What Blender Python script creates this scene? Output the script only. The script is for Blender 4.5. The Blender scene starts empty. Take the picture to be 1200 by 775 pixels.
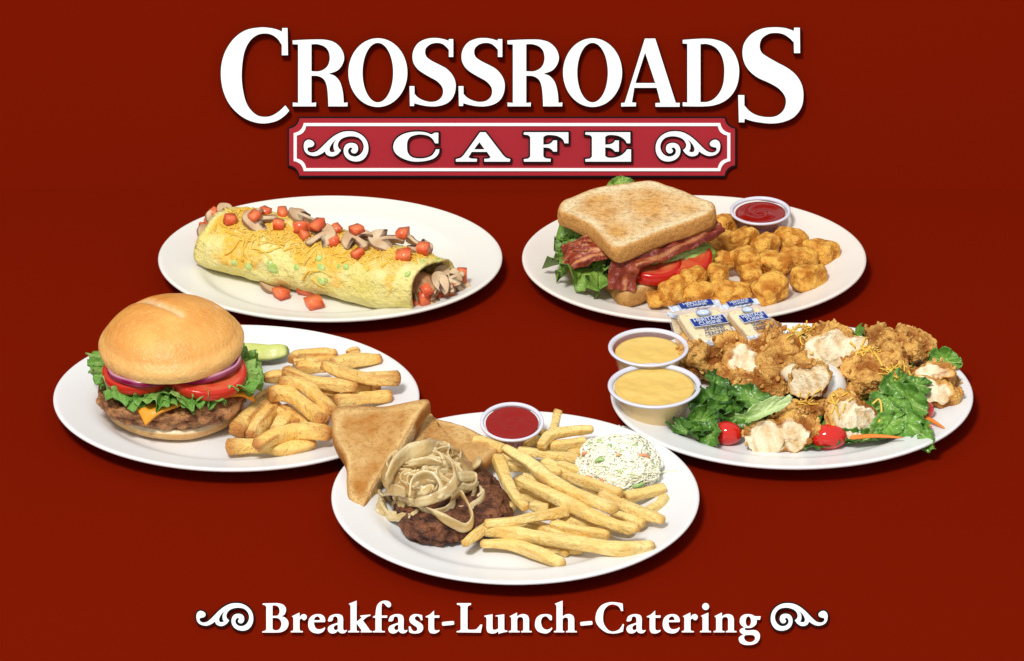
import bpy, bmesh, math, random
from mathutils import Vector, Matrix, noise
from mathutils.bvhtree import BVHTree
from math import sin, cos, pi, radians, sqrt

sc = bpy.context.scene
COL = sc.collection
rnd = random.Random(7)

# ---------------------------------------------------------------- frame of reference
# 1 unit is about 8 cm.  z = 0 is the red tabletop, the camera looks down on it at 28 degrees.
ELEV = radians(28)
DIST = 110.0
FWD = Vector((0, cos(ELEV), -sin(ELEV)))
UPV = Vector((0, sin(ELEV), cos(ELEV)))
RGT = Vector((1, 0, 0))
CAM = -FWD * DIST
Y_BACK, Y_FRONT = 3.62, -6.62         # creases of the red board
N_TILT = Vector((0, -cos(ELEV), sin(ELEV)))   # normal of the sloping sign boards

def ray(px, py):
    return (FWD * DIST + RGT * ((px - 600) / 100) + UPV * ((387.5 - py) / 100)).normalized()
def P(px, py, z=0.0):
    """point of the scene at height z"""
    d = ray(px, py)
    t = (z - CAM.z) / d.z
    return CAM + d * t
def on_plane(px, py, p0, n):
    d = ray(px, py)
    return CAM + d * ((p0 - CAM).dot(n) / d.dot(n))

# ---------------------------------------------------------------- objects
def tag(o, label=None, cat=None, group=None, kind=None):
    if label: o['label'] = label
    if cat: o['category'] = cat
    if group: o['group'] = group
    if kind: o['kind'] = kind
    return o
def thing(name, label, cat, loc, group=None):
    o = bpy.data.objects.new(name, None); COL.objects.link(o)
    o.location = loc; o.empty_display_size = .1
    return tag(o, label, cat, group)

def lin(c):
    return tuple(((v / 12.92) if v <= .04045 else ((v + .055) / 1.055) ** 2.4) for v in [k / 255 for k in c])
def mixc(a, b, t):
    t = max(0, min(1, t))
    return tuple(a[i] + (b[i] - a[i]) * t for i in range(3))
def sstep(a, b, x):
    t = max(0, min(1, (x - a) / (b - a)))
    return t * t * (3 - 2 * t)
def nz(p, f=1.0, s=0.0):
    return noise.noise(Vector((p[0] * f + s, p[1] * f + s * 1.7, p[2] * f - s * .6)))
def fbm(p, f=1.0, s=0.0, o=4):
    v = 0; a = 1; n = 0
    for k in range(o):
        v += a * nz(p, f, s + k * 9.1); n += a; a *= .5; f *= 2.05
    return v / n

class MB:
    """collects vertices (world coordinates), faces and a colour per vertex"""
    def __init__(s):
        s.v = []; s.f = []; s.c = []
    def add(s, vs, fs, cs=None):
        b = len(s.v)
        s.v += [Vector(v) for v in vs]
        s.f += [tuple(i + b for i in f) for f in fs]
        s.c += (cs if cs else [(1, 1, 1)] * len(vs))
    def build(s, name, mat, parent=None, smooth=True, label=None, cat=None, group=None, kind=None, flat_angle=None):
        me = bpy.data.meshes.new(name)
        if parent: o0 = Vector(parent['_w']) if '_w' in parent else Vector(parent.location)
        else:
            n = len(s.v)
            zmin = min(v.z for v in s.v)
            o0 = Vector((sum(v.x for v in s.v) / n, sum(v.y for v in s.v) / n, zmin))
        me.from_pydata([tuple(v - o0) for v in s.v], [], s.f)
        at = me.attributes.new('col', 'FLOAT_COLOR', 'POINT')
        at.data.foreach_set('color', [k for c in s.c for k in (c[0], c[1], c[2], c[3] if len(c) > 3 else 1.0)])
        me.materials.append(mat)
        if smooth:
            me.polygons.foreach_set('use_smooth', [True] * len(me.polygons))
        me.update()
        bm = bmesh.new(); bm.from_mesh(me)
        bmesh.ops.recalc_face_normals(bm, faces=bm.faces)
        bm.to_mesh(me); bm.free()
        if smooth and flat_angle: me.set_sharp_from_angle(angle=radians(flat_angle))
        o = bpy.data.objects.new(name, me); COL.objects.link(o)
        if parent: o.parent = parent
        else: o.location = o0
        # children of this object keep world coordinates through '_w'
        o['_w'] = tuple(o0)
        tag(o, label, cat, group, kind)
        return o
    def bvh(s):
        return BVHTree.FromPolygons([tuple(v) for v in s.v], s.f)

SUP = []      # bvh trees of what is already on the table, for laying things down
def hit(px, py, trees=None):
    d = ray(px, py); best = None
    for t in (trees if trees is not None else SUP):
        h = t.ray_cast(CAM, d)
        if h[0] is not None and (best is None or h[3] < best[2]):
            n = h[1] if h[1].dot(d) < 0 else -h[1]
            best = (h[0], n, h[3])
    if best is None: return P(px, py, 0.06), Vector((0, 0, 1))
    return best[0], best[1]
def support(x, y, trees=None, z0=5.0):
    """height of the pile under a point"""
    best = 0.0
    for t in (trees if trees is not None else SUP):
        h = t.ray_cast(Vector((x, y, z0)), Vector((0, 0, -1)))
        if h[0] is not None and h[0].z > best: best = h[0].z
    return best

# ---------------------------------------------------------------- materials
MATS = {}
def mat(name, color=None, rough=.5, spec=.5, sss=0, sssr=(1, .4, .2), sscale=.05, bump=(), mottle=None,
        trans=0, coat=0, ior=1.45, metal=0, speck=None, alpha=1):
    if name in MATS: return MATS[name]
    m = bpy.data.materials.new(name); m.use_nodes = True
    nt = m.node_tree; N = nt.nodes; L = nt.links
    b = N['Principled BSDF']
    tc = N.new('ShaderNodeTexCoord')
    co = tc.outputs['Object']
    if color is None:
        a = N.new('ShaderNodeAttribute'); a.attribute_name = 'col'
        base = a.outputs['Color']; msk = a.outputs['Alpha']
    else:
        r = N.new('ShaderNodeRGB'); r.outputs[0].default_value = (*color, 1); base = r.outputs[0]; msk = None
    def mixn(fac, A, B, mode='MIX'):
        x = N.new('ShaderNodeMix'); x.data_type = 'RGBA'; x.blend_type = mode
        if isinstance(fac, (int, float)): x.inputs[0].default_value = fac
        else: L.new(fac, x.inputs[0])
        for k, q in ((6, A), (7, B)):
            if isinstance(q, tuple): x.inputs[k].default_value = (*q, 1)
            else: L.new(q, x.inputs[k])
        return x.outputs[2]
    if mottle:
        for (scale, detail, lo, hi, colr, amt) in mottle:
            n = N.new('ShaderNodeTexNoise'); n.inputs['Scale'].default_value = scale; n.inputs['Detail'].default_value = detail
            n.inputs['Roughness'].default_value = .6
            L.new(co, n.inputs['Vector'])
            mr = N.new('ShaderNodeMapRange'); mr.inputs[1].default_value = lo; mr.inputs[2].default_value = hi
            mr.inputs[4].default_value = amt
            L.new(n.outputs['Fac'], mr.inputs[0])
            fo = mr.outputs[0]
            if msk is not None:
                mm = N.new('ShaderNodeMath'); mm.operation = 'MULTIPLY'; L.new(fo, mm.inputs[0]); L.new(msk, mm.inputs[1]); fo = mm.outputs[0]
            base = mixn(fo, base, colr)
    if speck:
        scale, size, colr = speck
        v = N.new('ShaderNodeTexVoronoi'); v.inputs['Scale'].default_value = scale
        L.new(co, v.inputs['Vector'])
        mr = N.new('ShaderNodeMapRange'); mr.inputs[1].default_value = size; mr.inputs[2].default_value = size * .6
        L.new(v.outputs['Distance'], mr.inputs[0])
        base = mixn(mr.outputs[0], base, colr)
    L.new(base, b.inputs['Base Color'])
    b.inputs['Roughness'].default_value = rough
    b.inputs['Specular IOR Level'].default_value = spec
    b.inputs['IOR'].default_value = ior
    b.inputs['Metallic'].default_value = metal
    b.inputs['Alpha'].default_value = alpha
    if sss:
        b.inputs['Subsurface Weight'].default_value = sss
        b.inputs['Subsurface Radius'].default_value = sssr
        b.inputs['Subsurface Scale'].default_value = sscale
    b.inputs['Transmission Weight'].default_value = trans
    b.inputs['Coat Weight'].default_value = coat
    b.inputs['Coat Roughness'].default_value = .08
    nrm = None
    for (scale, dist, detail) in bump:
        n = N.new('ShaderNodeTexNoise'); n.inputs['Scale'].default_value = scale; n.inputs['Detail'].default_value = detail
        n.inputs['Roughness'].default_value = .6
        L.new(co, n.inputs['Vector'])
        bp = N.new('ShaderNodeBump'); bp.inputs['Distance'].default_value = dist; bp.inputs['Strength'].default_value = 1
        L.new(n.outputs['Fac'], bp.inputs['Height'])
        if msk is not None:
            ms = N.new('ShaderNodeMapRange'); ms.inputs[3].default_value = .5; L.new(msk, ms.inputs[0]); L.new(ms.outputs[0], bp.inputs['Strength'])
        if nrm: L.new(nrm, bp.inputs['Normal'])
        nrm = bp.outputs['Normal']
    if nrm: L.new(nrm, b.inputs['Normal'])
    MATS[name] = m
    return m

# ---------------------------------------------------------------- shape helpers
def crom(pts, n=8, closed=False):
    pts = [Vector(p) for p in pts]
    if len(pts) < 2: return pts
    out = []
    m = len(pts)
    rng = range(m) if closed else range(m - 1)
    for i in rng:
        if closed: p0, p1, p2, p3 = pts[i - 1], pts[i], pts[(i + 1) % m], pts[(i + 2) % m]
        else:
            p1, p2 = pts[i], pts[i + 1]
            p0 = pts[i - 1] if i else p1 * 2 - p2
            p3 = pts[i + 2] if i + 2 < m else p2 * 2 - p1
        for k in range(n):
            t = k / n
            out.append(.5 * ((2 * p1) + (p2 - p0) * t + (2 * p0 - 5 * p1 + 4 * p2 - p3) * t * t + (-p0 + 3 * p1 - 3 * p2 + p3) * t ** 3))
    if not closed: out.append(pts[-1])
    return out

def sweep(mb, path, w, h, up=Vector((0, 0, 1)), ns=10, power=2.0, taper=None, colf=None, nzamp=0, nzf=6, seed=0, twist=None, endround=.5, closed=False):
    """a bar of superellipse section along a path; w and h are half sizes"""
    path = [Vector(p) for p in path]
    m = len(path); vs = []; fs = []; cs = []
    acc = 0; L = [0]
    for i in range(1, m): acc += (path[i] - path[i - 1]).length; L.append(acc)
    tot = max(acc, 1e-6)
    side_prev = None
    for i in range(m):
        if closed: t = (path[(i + 1) % m] - path[i - 1]).normalized()
        else: t = (path[min(i + 1, m - 1)] - path[max(i - 1, 0)]).normalized()
        u = up[i] if isinstance(up, list) else up
        s = t.cross(u)
        if s.length < 1e-3: s = side_prev or Vector((1, 0, 0))
        s.normalize()
        if side_prev is not None and s.dot(side_prev) < -.2 and not isinstance(up, list): s = -s
        side_prev = s
        n = s.cross(t).normalized()
        if twist:
            a = twist(L[i] / tot); s, n = s * cos(a) + n * sin(a), n * cos(a) - s * sin(a)
        k = taper(L[i] / tot) if taper else 1
        if not closed and endround:
            d = min(L[i], tot - L[i]); r = endround * min(w, h)
            if d < r: k *= sqrt(max(0, 1 - (1 - d / r) ** 2)) * .45 + .55
        for j in range(ns):
            a = 2 * pi * (j + .5) / ns
            ca, sa = cos(a), sin(a)
            x = abs(ca) ** (2 / power) * (1 if ca >= 0 else -1); y = abs(sa) ** (2 / power) * (1 if sa >= 0 else -1)
            p = path[i] + s * (x * w * k) + n * (y * h * k)
            if nzamp:
                q = fbm(p, nzf, seed, 3)
                p += (s * x + n * y) * (q * nzamp)
            vs.append(p)
            cs.append(colf(L[i] / tot, a, p) if colf else (1, 1, 1))
    rings = m if closed else m - 1
    for i in range(rings):
        for j in range(ns):
            a = i * ns + j; b = i * ns + (j + 1) % ns
            i2 = (i + 1) % m
            fs.append((a, b, i2 * ns + (j + 1) % ns, i2 * ns + j))
    if not closed:
        for e, idx in ((0, 0), (1, m - 1)):
            c = len(vs); cc = sum((vs[idx * ns + j] for j in range(ns)), Vector()) / ns
            tt = (path[0] - path[1]).normalized() if e == 0 else (path[-1] - path[-2]).normalized()
            vs.append(cc + tt * (min(w, h) * .12 if endround else 0))
            cs.append(colf(e, 0, cc) if colf else (1, 1, 1))
            for j in range(ns):
                a, b = idx * ns + j, idx * ns + (j + 1) % ns
                fs.append((c, b, a) if e == 0 else (c, a, b))
    mb.add(vs, fs, cs)
    return mb

_ico = {}
def ico(sub):
    if sub not in _ico:
        bm = bmesh.new(); bmesh.ops.create_icosphere(bm, subdivisions=sub, radius=1)
        _ico[sub] = ([v.co.copy() for v in bm.verts], [tuple(v.index for v in f.verts) for f in bm.faces]); bm.free()
    return _ico[sub]
def blob(mb, c, r, rot=None, amp=.1, f=2.0, seed=0, sub=4, power=2.0, colf=None, octv=4, ridged=False):
    """a lump: superellipsoid with fractal relief. colf(u, p, q): unit direction, point, relief"""
    vs0, fs = ico(sub); c = Vector(c); R = rot or Matrix.Identity(3)
    vs = []; cs = []
    for u in vs0:
        k = 1
        if power != 2: k = (abs(u.x) ** power + abs(u.y) ** power + abs(u.z) ** power) ** (-1 / power)
        l = Vector((u.x * r[0], u.y * r[1], u.z * r[2])) * k
        q = fbm(Vector((u.x * r[0], u.y * r[1], u.z * r[2])), f, seed, octv)
        if ridged: q = .35 - abs(q) * 2
        d = Vector((u.x / r[0], u.y / r[1], u.z / r[2])).normalized()
        l += d * (q * amp)
        p = c + R @ l
        vs.append(p); cs.append(colf(u, p, q) if colf else (1, 1, 1))
    mb.add(vs, fs, cs)
    return mb
def rotz(a): return Matrix.Rotation(a, 3, 'Z')
def rote(x, y, z):
    return Matrix.Rotation(z, 3, 'Z') @ Matrix.Rotation(y, 3, 'Y') @ Matrix.Rotation(x, 3, 'X')
def frame_from(n, spin=0):
    n = Vector(n).normalized()
    q = Vector((0, 0, 1)).rotation_difference(n).to_matrix()
    return q @ Matrix.Rotation(spin, 3, 'Z')

def lathe(mb, prof, c, sx=1, sy=1, n=96, rz=0, colf=None, wob=None):
    """profile (r, z) turned about z; closed at r = 0"""
    c = Vector(c); vs = []; fs = []; cs = []
    R = rotz(rz)
    for (r, z) in prof:
        for j in range(n):
            a = 2 * pi * j / n
            dz = wob(r, z, a) if wob else 0
            p = c + R @ Vector((r * cos(a) * sx, r * sin(a) * sy, z + dz))
            vs.append(p); cs.append(colf(r, z, a) if colf else (1, 1, 1))
    for i in range(len(prof) - 1):
        for j in range(n):
            a = i * n + j; b = i * n + (j + 1) % n
            fs.append((a, b, b + n, a + n))
    for i in (0, len(prof) - 1):
        if prof[i][0] < 1e-6 or True:
            pass
    if prof[0][0] > 1e-6 and False: pass
    mb.add(vs, fs, cs)
    return mb

def slab(mb, outline, n, thick, c0, ux, uy, relief=None, colf=None, grid=26, edge=.04):
    """a slice: 2D outline (closed list) filled from its centre outwards, with rounded rim and two faces.
    ux, uy: world vectors of the outline's axes; n: its normal; c0: centre of the lower face"""
    n = Vector(n).normalized(); m = len(outline)
    rings = [(q / 20, 0) for q in range(19)] + [(.93, 0), (.957, 0), (.98, 0)]
    vs = []; cs = []; fs = []
    def pt(o, k, h, ins):
        x, y = o[0] * k, o[1] * k
        l = sqrt(o[0] ** 2 + o[1] ** 2) or 1
        x -= o[0] / l * ins; y -= o[1] / l * ins
        return c0 + ux * x + uy * y + n * h
    rmin = min(sqrt(a * a + b * b) for a, b in outline); rings = [q for q in rings if (1 - q[0]) * rmin > edge * 1.25]
    rows = []
    for side in (1, -1):
        hh = thick if side == 1 else 0
        lst = [(k, hh, 0, 'face') for k, _ in rings]
        lst += [(1, hh - side * edge * .0, edge, 'face'), (1, hh - side * edge * .3, edge * .3, 'rim'), (1, hh - side * edge, 0, 'rim')]
        rows.append(lst)
    seq = rows[0] + [(1, thick * .5, -edge * .15, 'rim')] + rows[1][::-1]
    for (k, h, ins, kind) in seq:
        for o in outline:
            p = pt(o, k, h, ins if k == 1 else 0)
            if relief: p = p + relief(o[0] * k, o[1] * k, h / thick, kind, p)
            vs.append(p)
            cs.append(colf(o[0] * k, o[1] * k, k, h / thick, kind, p) if colf else (1, 1, 1))
    for i in range(len(seq) - 1):
        for j in range(m):
            a = i * m + j; b = i * m + (j + 1) % m
            fs.append((a, b, b + m, a + m))
    mb.add(vs, fs, cs)
    return mb

def leaf(mb, c, R, rx, ry, frill=.12, nf=9, curl=.2, seed=0, colf=None, nr=12, na=96, fold=0, thick=.012, edgecut=.12, a0=0, a1=2 * pi):
    """a ruffled leaf: polar sheet whose rim waves up and down"""
    c = Vector(c); vs = []; cs = []; fs = []
    full = abs(a1 - a0 - 2 * pi) < 1e-6
    cnt = na if full else na + 1
    grid = []
    for i in range(nr + 1):
        t = i / nr
        for j in range(cnt):
            a = a0 + (a1 - a0) * j / na
            cc = Vector((cos(a), sin(a), 0))
            w = fbm(cc * 1.3, 1.5, seed, 2)
            w2 = sin(a * nf + 5 * w + seed) + .55 * sin(a * nf * 2.3 + seed * 2 + 3 * w) + .3 * sin(a * nf * 4.7 + seed)
            rr = t * (1 + edgecut * t * t * (nz(cc, 3, seed) + .5 * nz(cc, 9, seed) + .35 * nz(cc, 22, seed)))
            z = frill * w2 * t ** 3 + curl * (t ** 2) * (1 + .6 * w) + fold * abs(sin(a)) * t
            z += .03 * nz(Vector((cc.x * t * 3, cc.y * t * 3, seed)), 2.2, seed)
            p = Vector((rr * cos(a) * rx, rr * sin(a) * ry, z))
            # the frill also swings sideways
            p += Vector((-sin(a), cos(a), 0)) * (frill * .6 * t ** 3 * sin(a * nf * 1.9 + seed * 3))
            vs.append(c + R @ p)
            cs.append(colf(t, a, w2) if colf else (1, 1, 1))
    for i in range(nr):
        for j in range(na):
            a = i * cnt + j; b = i * cnt + ((j + 1) % cnt if full else j + 1)
            fs.append((a, b, b + cnt, a + cnt))
    # back face, a hair away, so the leaf has a body
    b0 = len(vs); nn = R @ Vector((0, 0, -thick))
    vs2 = [v + nn for v in vs]; fs2 = [tuple(b0 + k for k in f[::-1]) for f in fs]
    rim = []
    for j in range(na):
        a = nr * cnt + j; b = nr * cnt + ((j + 1) % cnt if full else j + 1)
        rim.append((a, b, b + b0, a + b0))
    mb.add(vs + vs2, fs + fs2 + rim, cs + cs)
    return mb
# ================================================================ the red stage
RED = (.163, .0074, .0010)
m_red = mat('red_board_paint', RED, rough=1, spec=0)
def sheet(name, quad, m):
    mb = MB(); mb.add(quad, [(0, 1, 2, 3)])
    o = mb.build(name, m, smooth=False, kind='structure'); return o
XW = 16
sheet('tabletop', [(-XW, Y_FRONT, 0), (XW, Y_FRONT, 0), (XW, Y_BACK, 0), (-XW, Y_BACK, 0)], m_red)
bk0 = Vector((0, Y_BACK, 0)); fr0 = Vector((0, Y_FRONT, 0))
up_t = Vector((0, sin(ELEV), cos(ELEV)))
def tilted(name, y0, h, z0=0):
    a = Vector((-XW, y0, 0)); b = Vector((XW, y0, 0))
    sheet(name, [a, b, b + up_t * h, a + up_t * h], m_red)
tilted('backdrop', Y_BACK, 8.0)
tilted('table_front', Y_FRONT, -6.0)

# ================================================================ lettering
def spline(txt, n=7):
    """'x y' smooth points, 'x y!' corners -> closed list of points"""
    pts = []
    for tok in txt.replace('\n', ' ').split(','):
        tok = tok.strip()
        if not tok: continue
        cor = tok.endswith('!'); a, b = tok.rstrip('!').split()
        pts.append((float(a), float(b), cor))
    m = len(pts)
    if not any(p[2] for p in pts):
        return [(v.x, v.y) for v in crom([(p[0], p[1], 0) for p in pts], n, True)]
    k0 = next(i for i, p in enumerate(pts) if p[2])
    pts = pts[k0:] + pts[:k0] + [pts[k0]]
    out = []; seg = [pts[0]]
    for p in pts[1:]:
        seg.append(p)
        if p[2]:
            q = crom([(s[0], s[1], 0) for s in seg], n if len(seg) > 2 else 1)
            out += [(v.x, v.y) for v in q[:-1]]
            seg = [p]
    return out
def ellipse(cx, cy, rx, ry, n=56, pw=2.0):
    o = []
    for k in range(n):
        a = 2 * pi * k / n; ca, sa = cos(a), sin(a)
        o.append((cx + rx * abs(ca) ** (2 / pw) * (1 if ca >= 0 else -1), cy + ry * abs(sa) ** (2 / pw) * (1 if sa >= 0 else -1)))
    return o
def area2(c):
    return sum(c[i][0] * c[(i + 1) % len(c)][1] - c[(i + 1) % len(c)][0] * c[i][1] for i in range(len(c)))
def grow(c, d):
    """move a closed outline outwards (d > 0) in px"""
    if not d: return c
    s = 1 if area2(c) > 0 else -1
    m = len(c); out = []
    c = [p for i, p in enumerate(c) if (Vector(p) - Vector(c[i - 1])).length > 1e-4]; m = len(c)
    for i in range(m):
        a = Vector(c[i - 1]); b = Vector(c[i]); e = Vector(c[(i + 1) % m])
        n1 = (b - a).normalized(); n2 = (e - b).normalized()
        n1 = Vector((n1.y, -n1.x)) * s; n2 = Vector((n2.y, -n2.x)) * s
        nn = n1 + n2
        if nn.length < .2: nn = n1
        nn.normalize(); k = 1 / max(.6, nn.dot(n1))
        out.append(tuple(b + nn * d * k))
    return out
def plate_mesh(name, loops, d0, d1, plane, m, parent, gr=0, label=None, bevel=.012):
    """extrude outlines (photo px) between heights d0 and d1 over a tilted plane; rounded front edge"""
    p0, n = plane
    cu = bpy.data.curves.new(name, 'CURVE'); cu.dimensions = '2D'; cu.fill_mode = 'FRONT'
    L = []
    for k, lp in enumerate(loops):
        lp = grow(lp, gr if k == 0 or not lp_is_hole(lp, loops[0]) else -gr)
        L.append(lp)
        sp = cu.splines.new('POLY'); sp.points.add(len(lp) - 1); sp.use_cyclic_u = True
        for q, (x, y) in zip(sp.points, lp): q.co = (x, -y, 0, 1)
    ob = bpy.data.objects.new('tmp', cu); COL.objects.link(ob)
    dg = bpy.context.evaluated_depsgraph_get()
    me0 = bpy.data.meshes.new_from_object(ob.evaluated_get(dg))
    bm = bmesh.new(); bm.from_mesh(me0)
    bmesh.ops.remove_doubles(bm, verts=bm.verts, dist=1e-3)
    faces = list(bm.faces)
    ret = bmesh.ops.extrude_face_region(bm, geom=faces)
    newv = {e for e in ret['geom'] if isinstance(e, bmesh.types.BMVert)}
    for v in bm.verts:
        d = d1 if v in newv else d0
        w = on_plane(v.co.x, -v.co.y, p0, n)
        v.co = w + n * d
    bmesh.ops.recalc_face_normals(bm, faces=bm.faces)
    if False:
        eds = [e for e in bm.edges if all(v in newv for v in e.verts) and e.calc_face_angle(0) > 1.0]
        bmesh.ops.bevel(bm, geom=eds, offset=bevel, segments=2, affect='EDGES', profile=.5)
    o0 = Vector(parent.location)
    for v in bm.verts: v.co -= o0
    me = bpy.data.meshes.new(name); bm.to_mesh(me); bm.free()
    me.materials.append(m)
    bpy.data.objects.remove(ob); bpy.data.curves.remove(cu); bpy.data.meshes.remove(me0)
    o = bpy.data.objects.new(name, me); COL.objects.link(o); o.parent = parent
    if label: o['label'] = label
    return o
def lp_is_hole(lp, outer):
    x, y = lp[0]; ins = False; m = len(outer)
    for i in range(m):
        (x1, y1), (x2, y2) = outer[i], outer[(i + 1) % m]
        if (y1 > y) != (y2 > y) and x < (x2 - x1) * (y - y1) / (y2 - y1) + x1: ins = not ins
    return ins
def fr(loops, ox, oy, s, dx=0, dy=0):
    return [[(x / s + ox + dx, y / s + oy + dy) for x, y in lp] for lp in loops]

m_white = mat('white_enamel', (.93, .93, .93), rough=.6, spec=.15)
m_black = mat('black_outline_enamel', (.008, .009, .01), rough=.8, spec=.05)
m_plaque = mat('crimson_enamel', (.37, .021, .031), rough=.7, spec=.1)

G = {}
G['bigC'] = fr([spline("""483 50!, 520 50!, 523 240!, 480 240!, 480 168!, 450 125, 410 97, 362 88, 310 98, 262 135, 225 200, 207 280, 200 380, 207 470, 228 560, 262 620, 310 660, 362 670, 410 662, 460 632, 505 590!, 532 627!, 500 662, 440 700, 350 716, 265 700, 190 660, 120 590, 75 500, 56 400, 60 300, 90 205, 150 120, 230 65, 330 46, 400 50, 450 62, 481 76!""")], 250, 25, 5.9625)
G['R'] = fr([spline("""555 137!, 640 132, 740 130, 795 134, 850 152, 895 195, 915 250, 905 300, 870 345, 808 370!, 850 385, 885 425, 903 480, 910 530, 912 572!, 940 570!, 938 597!, 805 597!, 803 540, 795 460, 775 410, 735 386, 687 383!, 687 573!, 720 570!, 718 597!, 557 597!, 557 570!, 594 573!, 594 165!, 557 163!"""),
             spline("687 163!, 730 163, 775 178, 805 210, 815 260, 805 305, 780 335, 740 352, 687 352!")], 250, 25, 5.9625)
G['O'] = fr([ellipse(333, 392, 268, 312), ellipse(333, 392, 139, 270)], 400, 35, 7.75)
G['S'] = fr([spline("""977 88!, 1017 88!, 1017 250!, 977 250!, 977 185!, 950 155, 915 130, 865 122, 810 135, 770 170, 762 215, 780 255, 830 290, 900 325, 960 360, 1010 415, 1037 480, 1035 560, 1005 630, 950 675, 870 697, 790 697, 720 685, 663 670!, 661 695!, 624 695!, 620 515!, 665 515!, 665 585!, 700 620, 750 645, 810 658, 870 648, 910 615, 925 570, 915 520, 870 470, 800 430, 740 395, 690 355, 655 300, 647 235, 665 170, 710 115, 780 85, 850 78, 915 85, 976 103!""")], 400, 35, 7.75)
G['A'] = fr([spline("""818 83!, 912 83!, 1098 666!, 1135 666!, 1133 702!, 915 702!, 913 668!, 960 665!, 925 530!, 722 530!, 700 663!, 738 665!, 736 698!, 603 700!, 603 668!, 635 665!"""),
             spline("820 210!, 912 487!, 732 487!")], 650, 35, 7.75)
G['D'] = fr([spline("""118 133!, 200 127, 270 124, 340 130, 410 155, 465 205, 500 275, 512 350, 500 440, 465 510, 410 560, 340 588, 260 597, 118 596!, 118 568!, 150 570!, 150 160!, 118 158!"""),
             spline("242 162!, 290 162, 345 185, 385 235, 405 300, 408 370, 400 440, 375 500, 335 545, 290 565, 242 567!")], 780, 25, 5.959)
G['bigS'] = fr([spline("""895 47!, 935 48!, 937 225!, 895 225!, 893 150!, 860 118, 820 93, 768 84, 715 92, 670 125, 655 175, 668 220, 710 252, 780 292, 850 330, 910 380, 950 450, 960 530, 945 605, 895 670, 820 705, 735 716, 650 708, 595 697, 550 682!, 548 708!, 510 708!, 505 518!, 548 518!, 548 590!, 585 630, 640 660, 715 672, 775 662, 820 625, 838 570, 828 520, 785 470, 720 432, 640 395, 580 345, 545 285, 535 215, 550 150, 600 90, 670 55, 750 45, 830 50, 894 70!""")], 780, 25, 5.959)
G['cC'] = fr([spline("""432 92!, 445 82!, 478 82!, 478 175!, 450 175!, 430 140, 395 112, 350 100, 300 98, 240 115, 210 150, 203 205, 212 260, 250 298, 310 308, 370 303, 420 282, 450 245, 455 228!, 488 228!, 480 265, 450 300, 400 322, 320 335, 240 332, 160 305, 105 265, 82 210, 100 150, 150 105, 220 80, 300 73, 370 80, 415 97!""")], 450, 145, 7.5)
G['cA'] = fr([spline("""845 78!, 893 78!, 1048 280!, 1075 303, 1110 314!, 1106 336!, 882 336!, 882 312!, 920 309!, 938 298!, 905 250!, 772 250!, 742 298!, 765 309!, 818 312!, 815 336!, 632 336!, 632 314!, 672 303, 700 280!"""),
              spline("838 165!, 885 228!, 792 228!")], 450, 145, 7.5)
G['cF'] = fr([spline("""105 78!, 495 78!, 495 175!, 462 175!, 445 140, 400 112, 340 102, 300 105, 275 120!, 275 187!, 320 183, 345 170, 362 150!, 395 150!, 395 248!, 362 248!, 345 228, 320 215, 275 211!, 275 290!, 295 306, 340 312!, 338 336!, 105 336!, 103 315!, 142 308, 160 290!, 160 120!, 142 104, 103 98!""")], 600, 145, 7.5)
G['cE'] = fr([spline("""645 78!, 1038 78!, 1038 175!, 1010 175!, 985 140, 940 112, 880 102, 840 105, 818 120!, 818 187!, 860 183, 890 170, 905 150!, 938 150!, 938 248!, 905 248!, 885 228, 860 215, 818 211!, 818 285!, 840 300, 890 302, 950 285, 990 255, 1010 228!, 1045 228!, 1045 336!, 645 336!, 643 315!, 684 308, 702 290!, 702 120!, 684 104, 643 98!""")], 600, 145, 7.5)
SCR = [spline("""695 400!, 740 432, 800 457, 860 455, 910 435, 945 395, 957 330, 945 280, 910 252, 870 255, 835 280, 828 310, 845 335, 875 345, 903 352, 912 375, 895 403, 855 415, 805 403, 760 370, 700 310, 640 250, 570 195, 490 155, 410 142, 320 150, 240 190, 185 250, 160 320, 160 400, 190 470, 240 515, 310 530, 380 515, 430 480, 458 430, 462 370, 440 320, 400 295, 350 292, 305 310, 285 350, 290 395, 320 425, 355 420, 372 395, 362 374, 352 362!, 380 350, 406 380, 402 425, 365 458, 310 465, 260 440, 225 390, 215 330, 235 270, 280 225, 340 208, 400 208, 470 228, 515 265, 535 315, 525 355, 495 385!, 530 430, 580 460, 630 462, 675 440""", 6),
       spline("545 242!, 590 280, 625 330, 638 375, 625 405, 600 410, 568 400!, 585 370, 588 320, 575 280")]
scr_r = fr(SCR, 890, 695, 12)
G['scroll_r'] = scr_r
def mirror(ls): return [[(1200 - x, y) for x, y in lp] for lp in ls]
G['scroll_l'] = mirror(scr_r)
def remap(ls, bx, by, kx, ky, tx, ty): return [[((x - bx) * kx + tx, (y - by) * ky + ty) for x, y in lp] for lp in ls]
G['pscroll_r'] = remap(scr_r, 903.2, 706.8, 1.135, 1.095, 768.3, 154.2)
G['pscroll_l'] = mirror(G['pscroll_r'])
T2 = (335, 695, 10.909); T3 = (430, 695, 10.909); T4 = (530, 695, 10.909); T5 = (620, 695, 10.909); T7 = (800, 695, 12)
G['tB'] = fr([spline("""830 122!, 890 121, 950 119, 1010 120, 1065 135, 1098 170, 1102 210, 1085 250, 1050 272!, 1095 290, 1128 330, 1130 380, 1105 425, 1060 452, 1000 462, 825 462!, 825 450!, 855 442, 872 425!, 872 160!, 855 142, 830 136!"""),
              spline("945 145!, 985 145, 1015 165, 1028 200, 1022 240, 1000 265, 945 268!"), spline("945 290!, 1000 292, 1035 315, 1050 360, 1035 410, 1005 435, 970 436, 945 420!")], 225, 695, 10)
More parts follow.
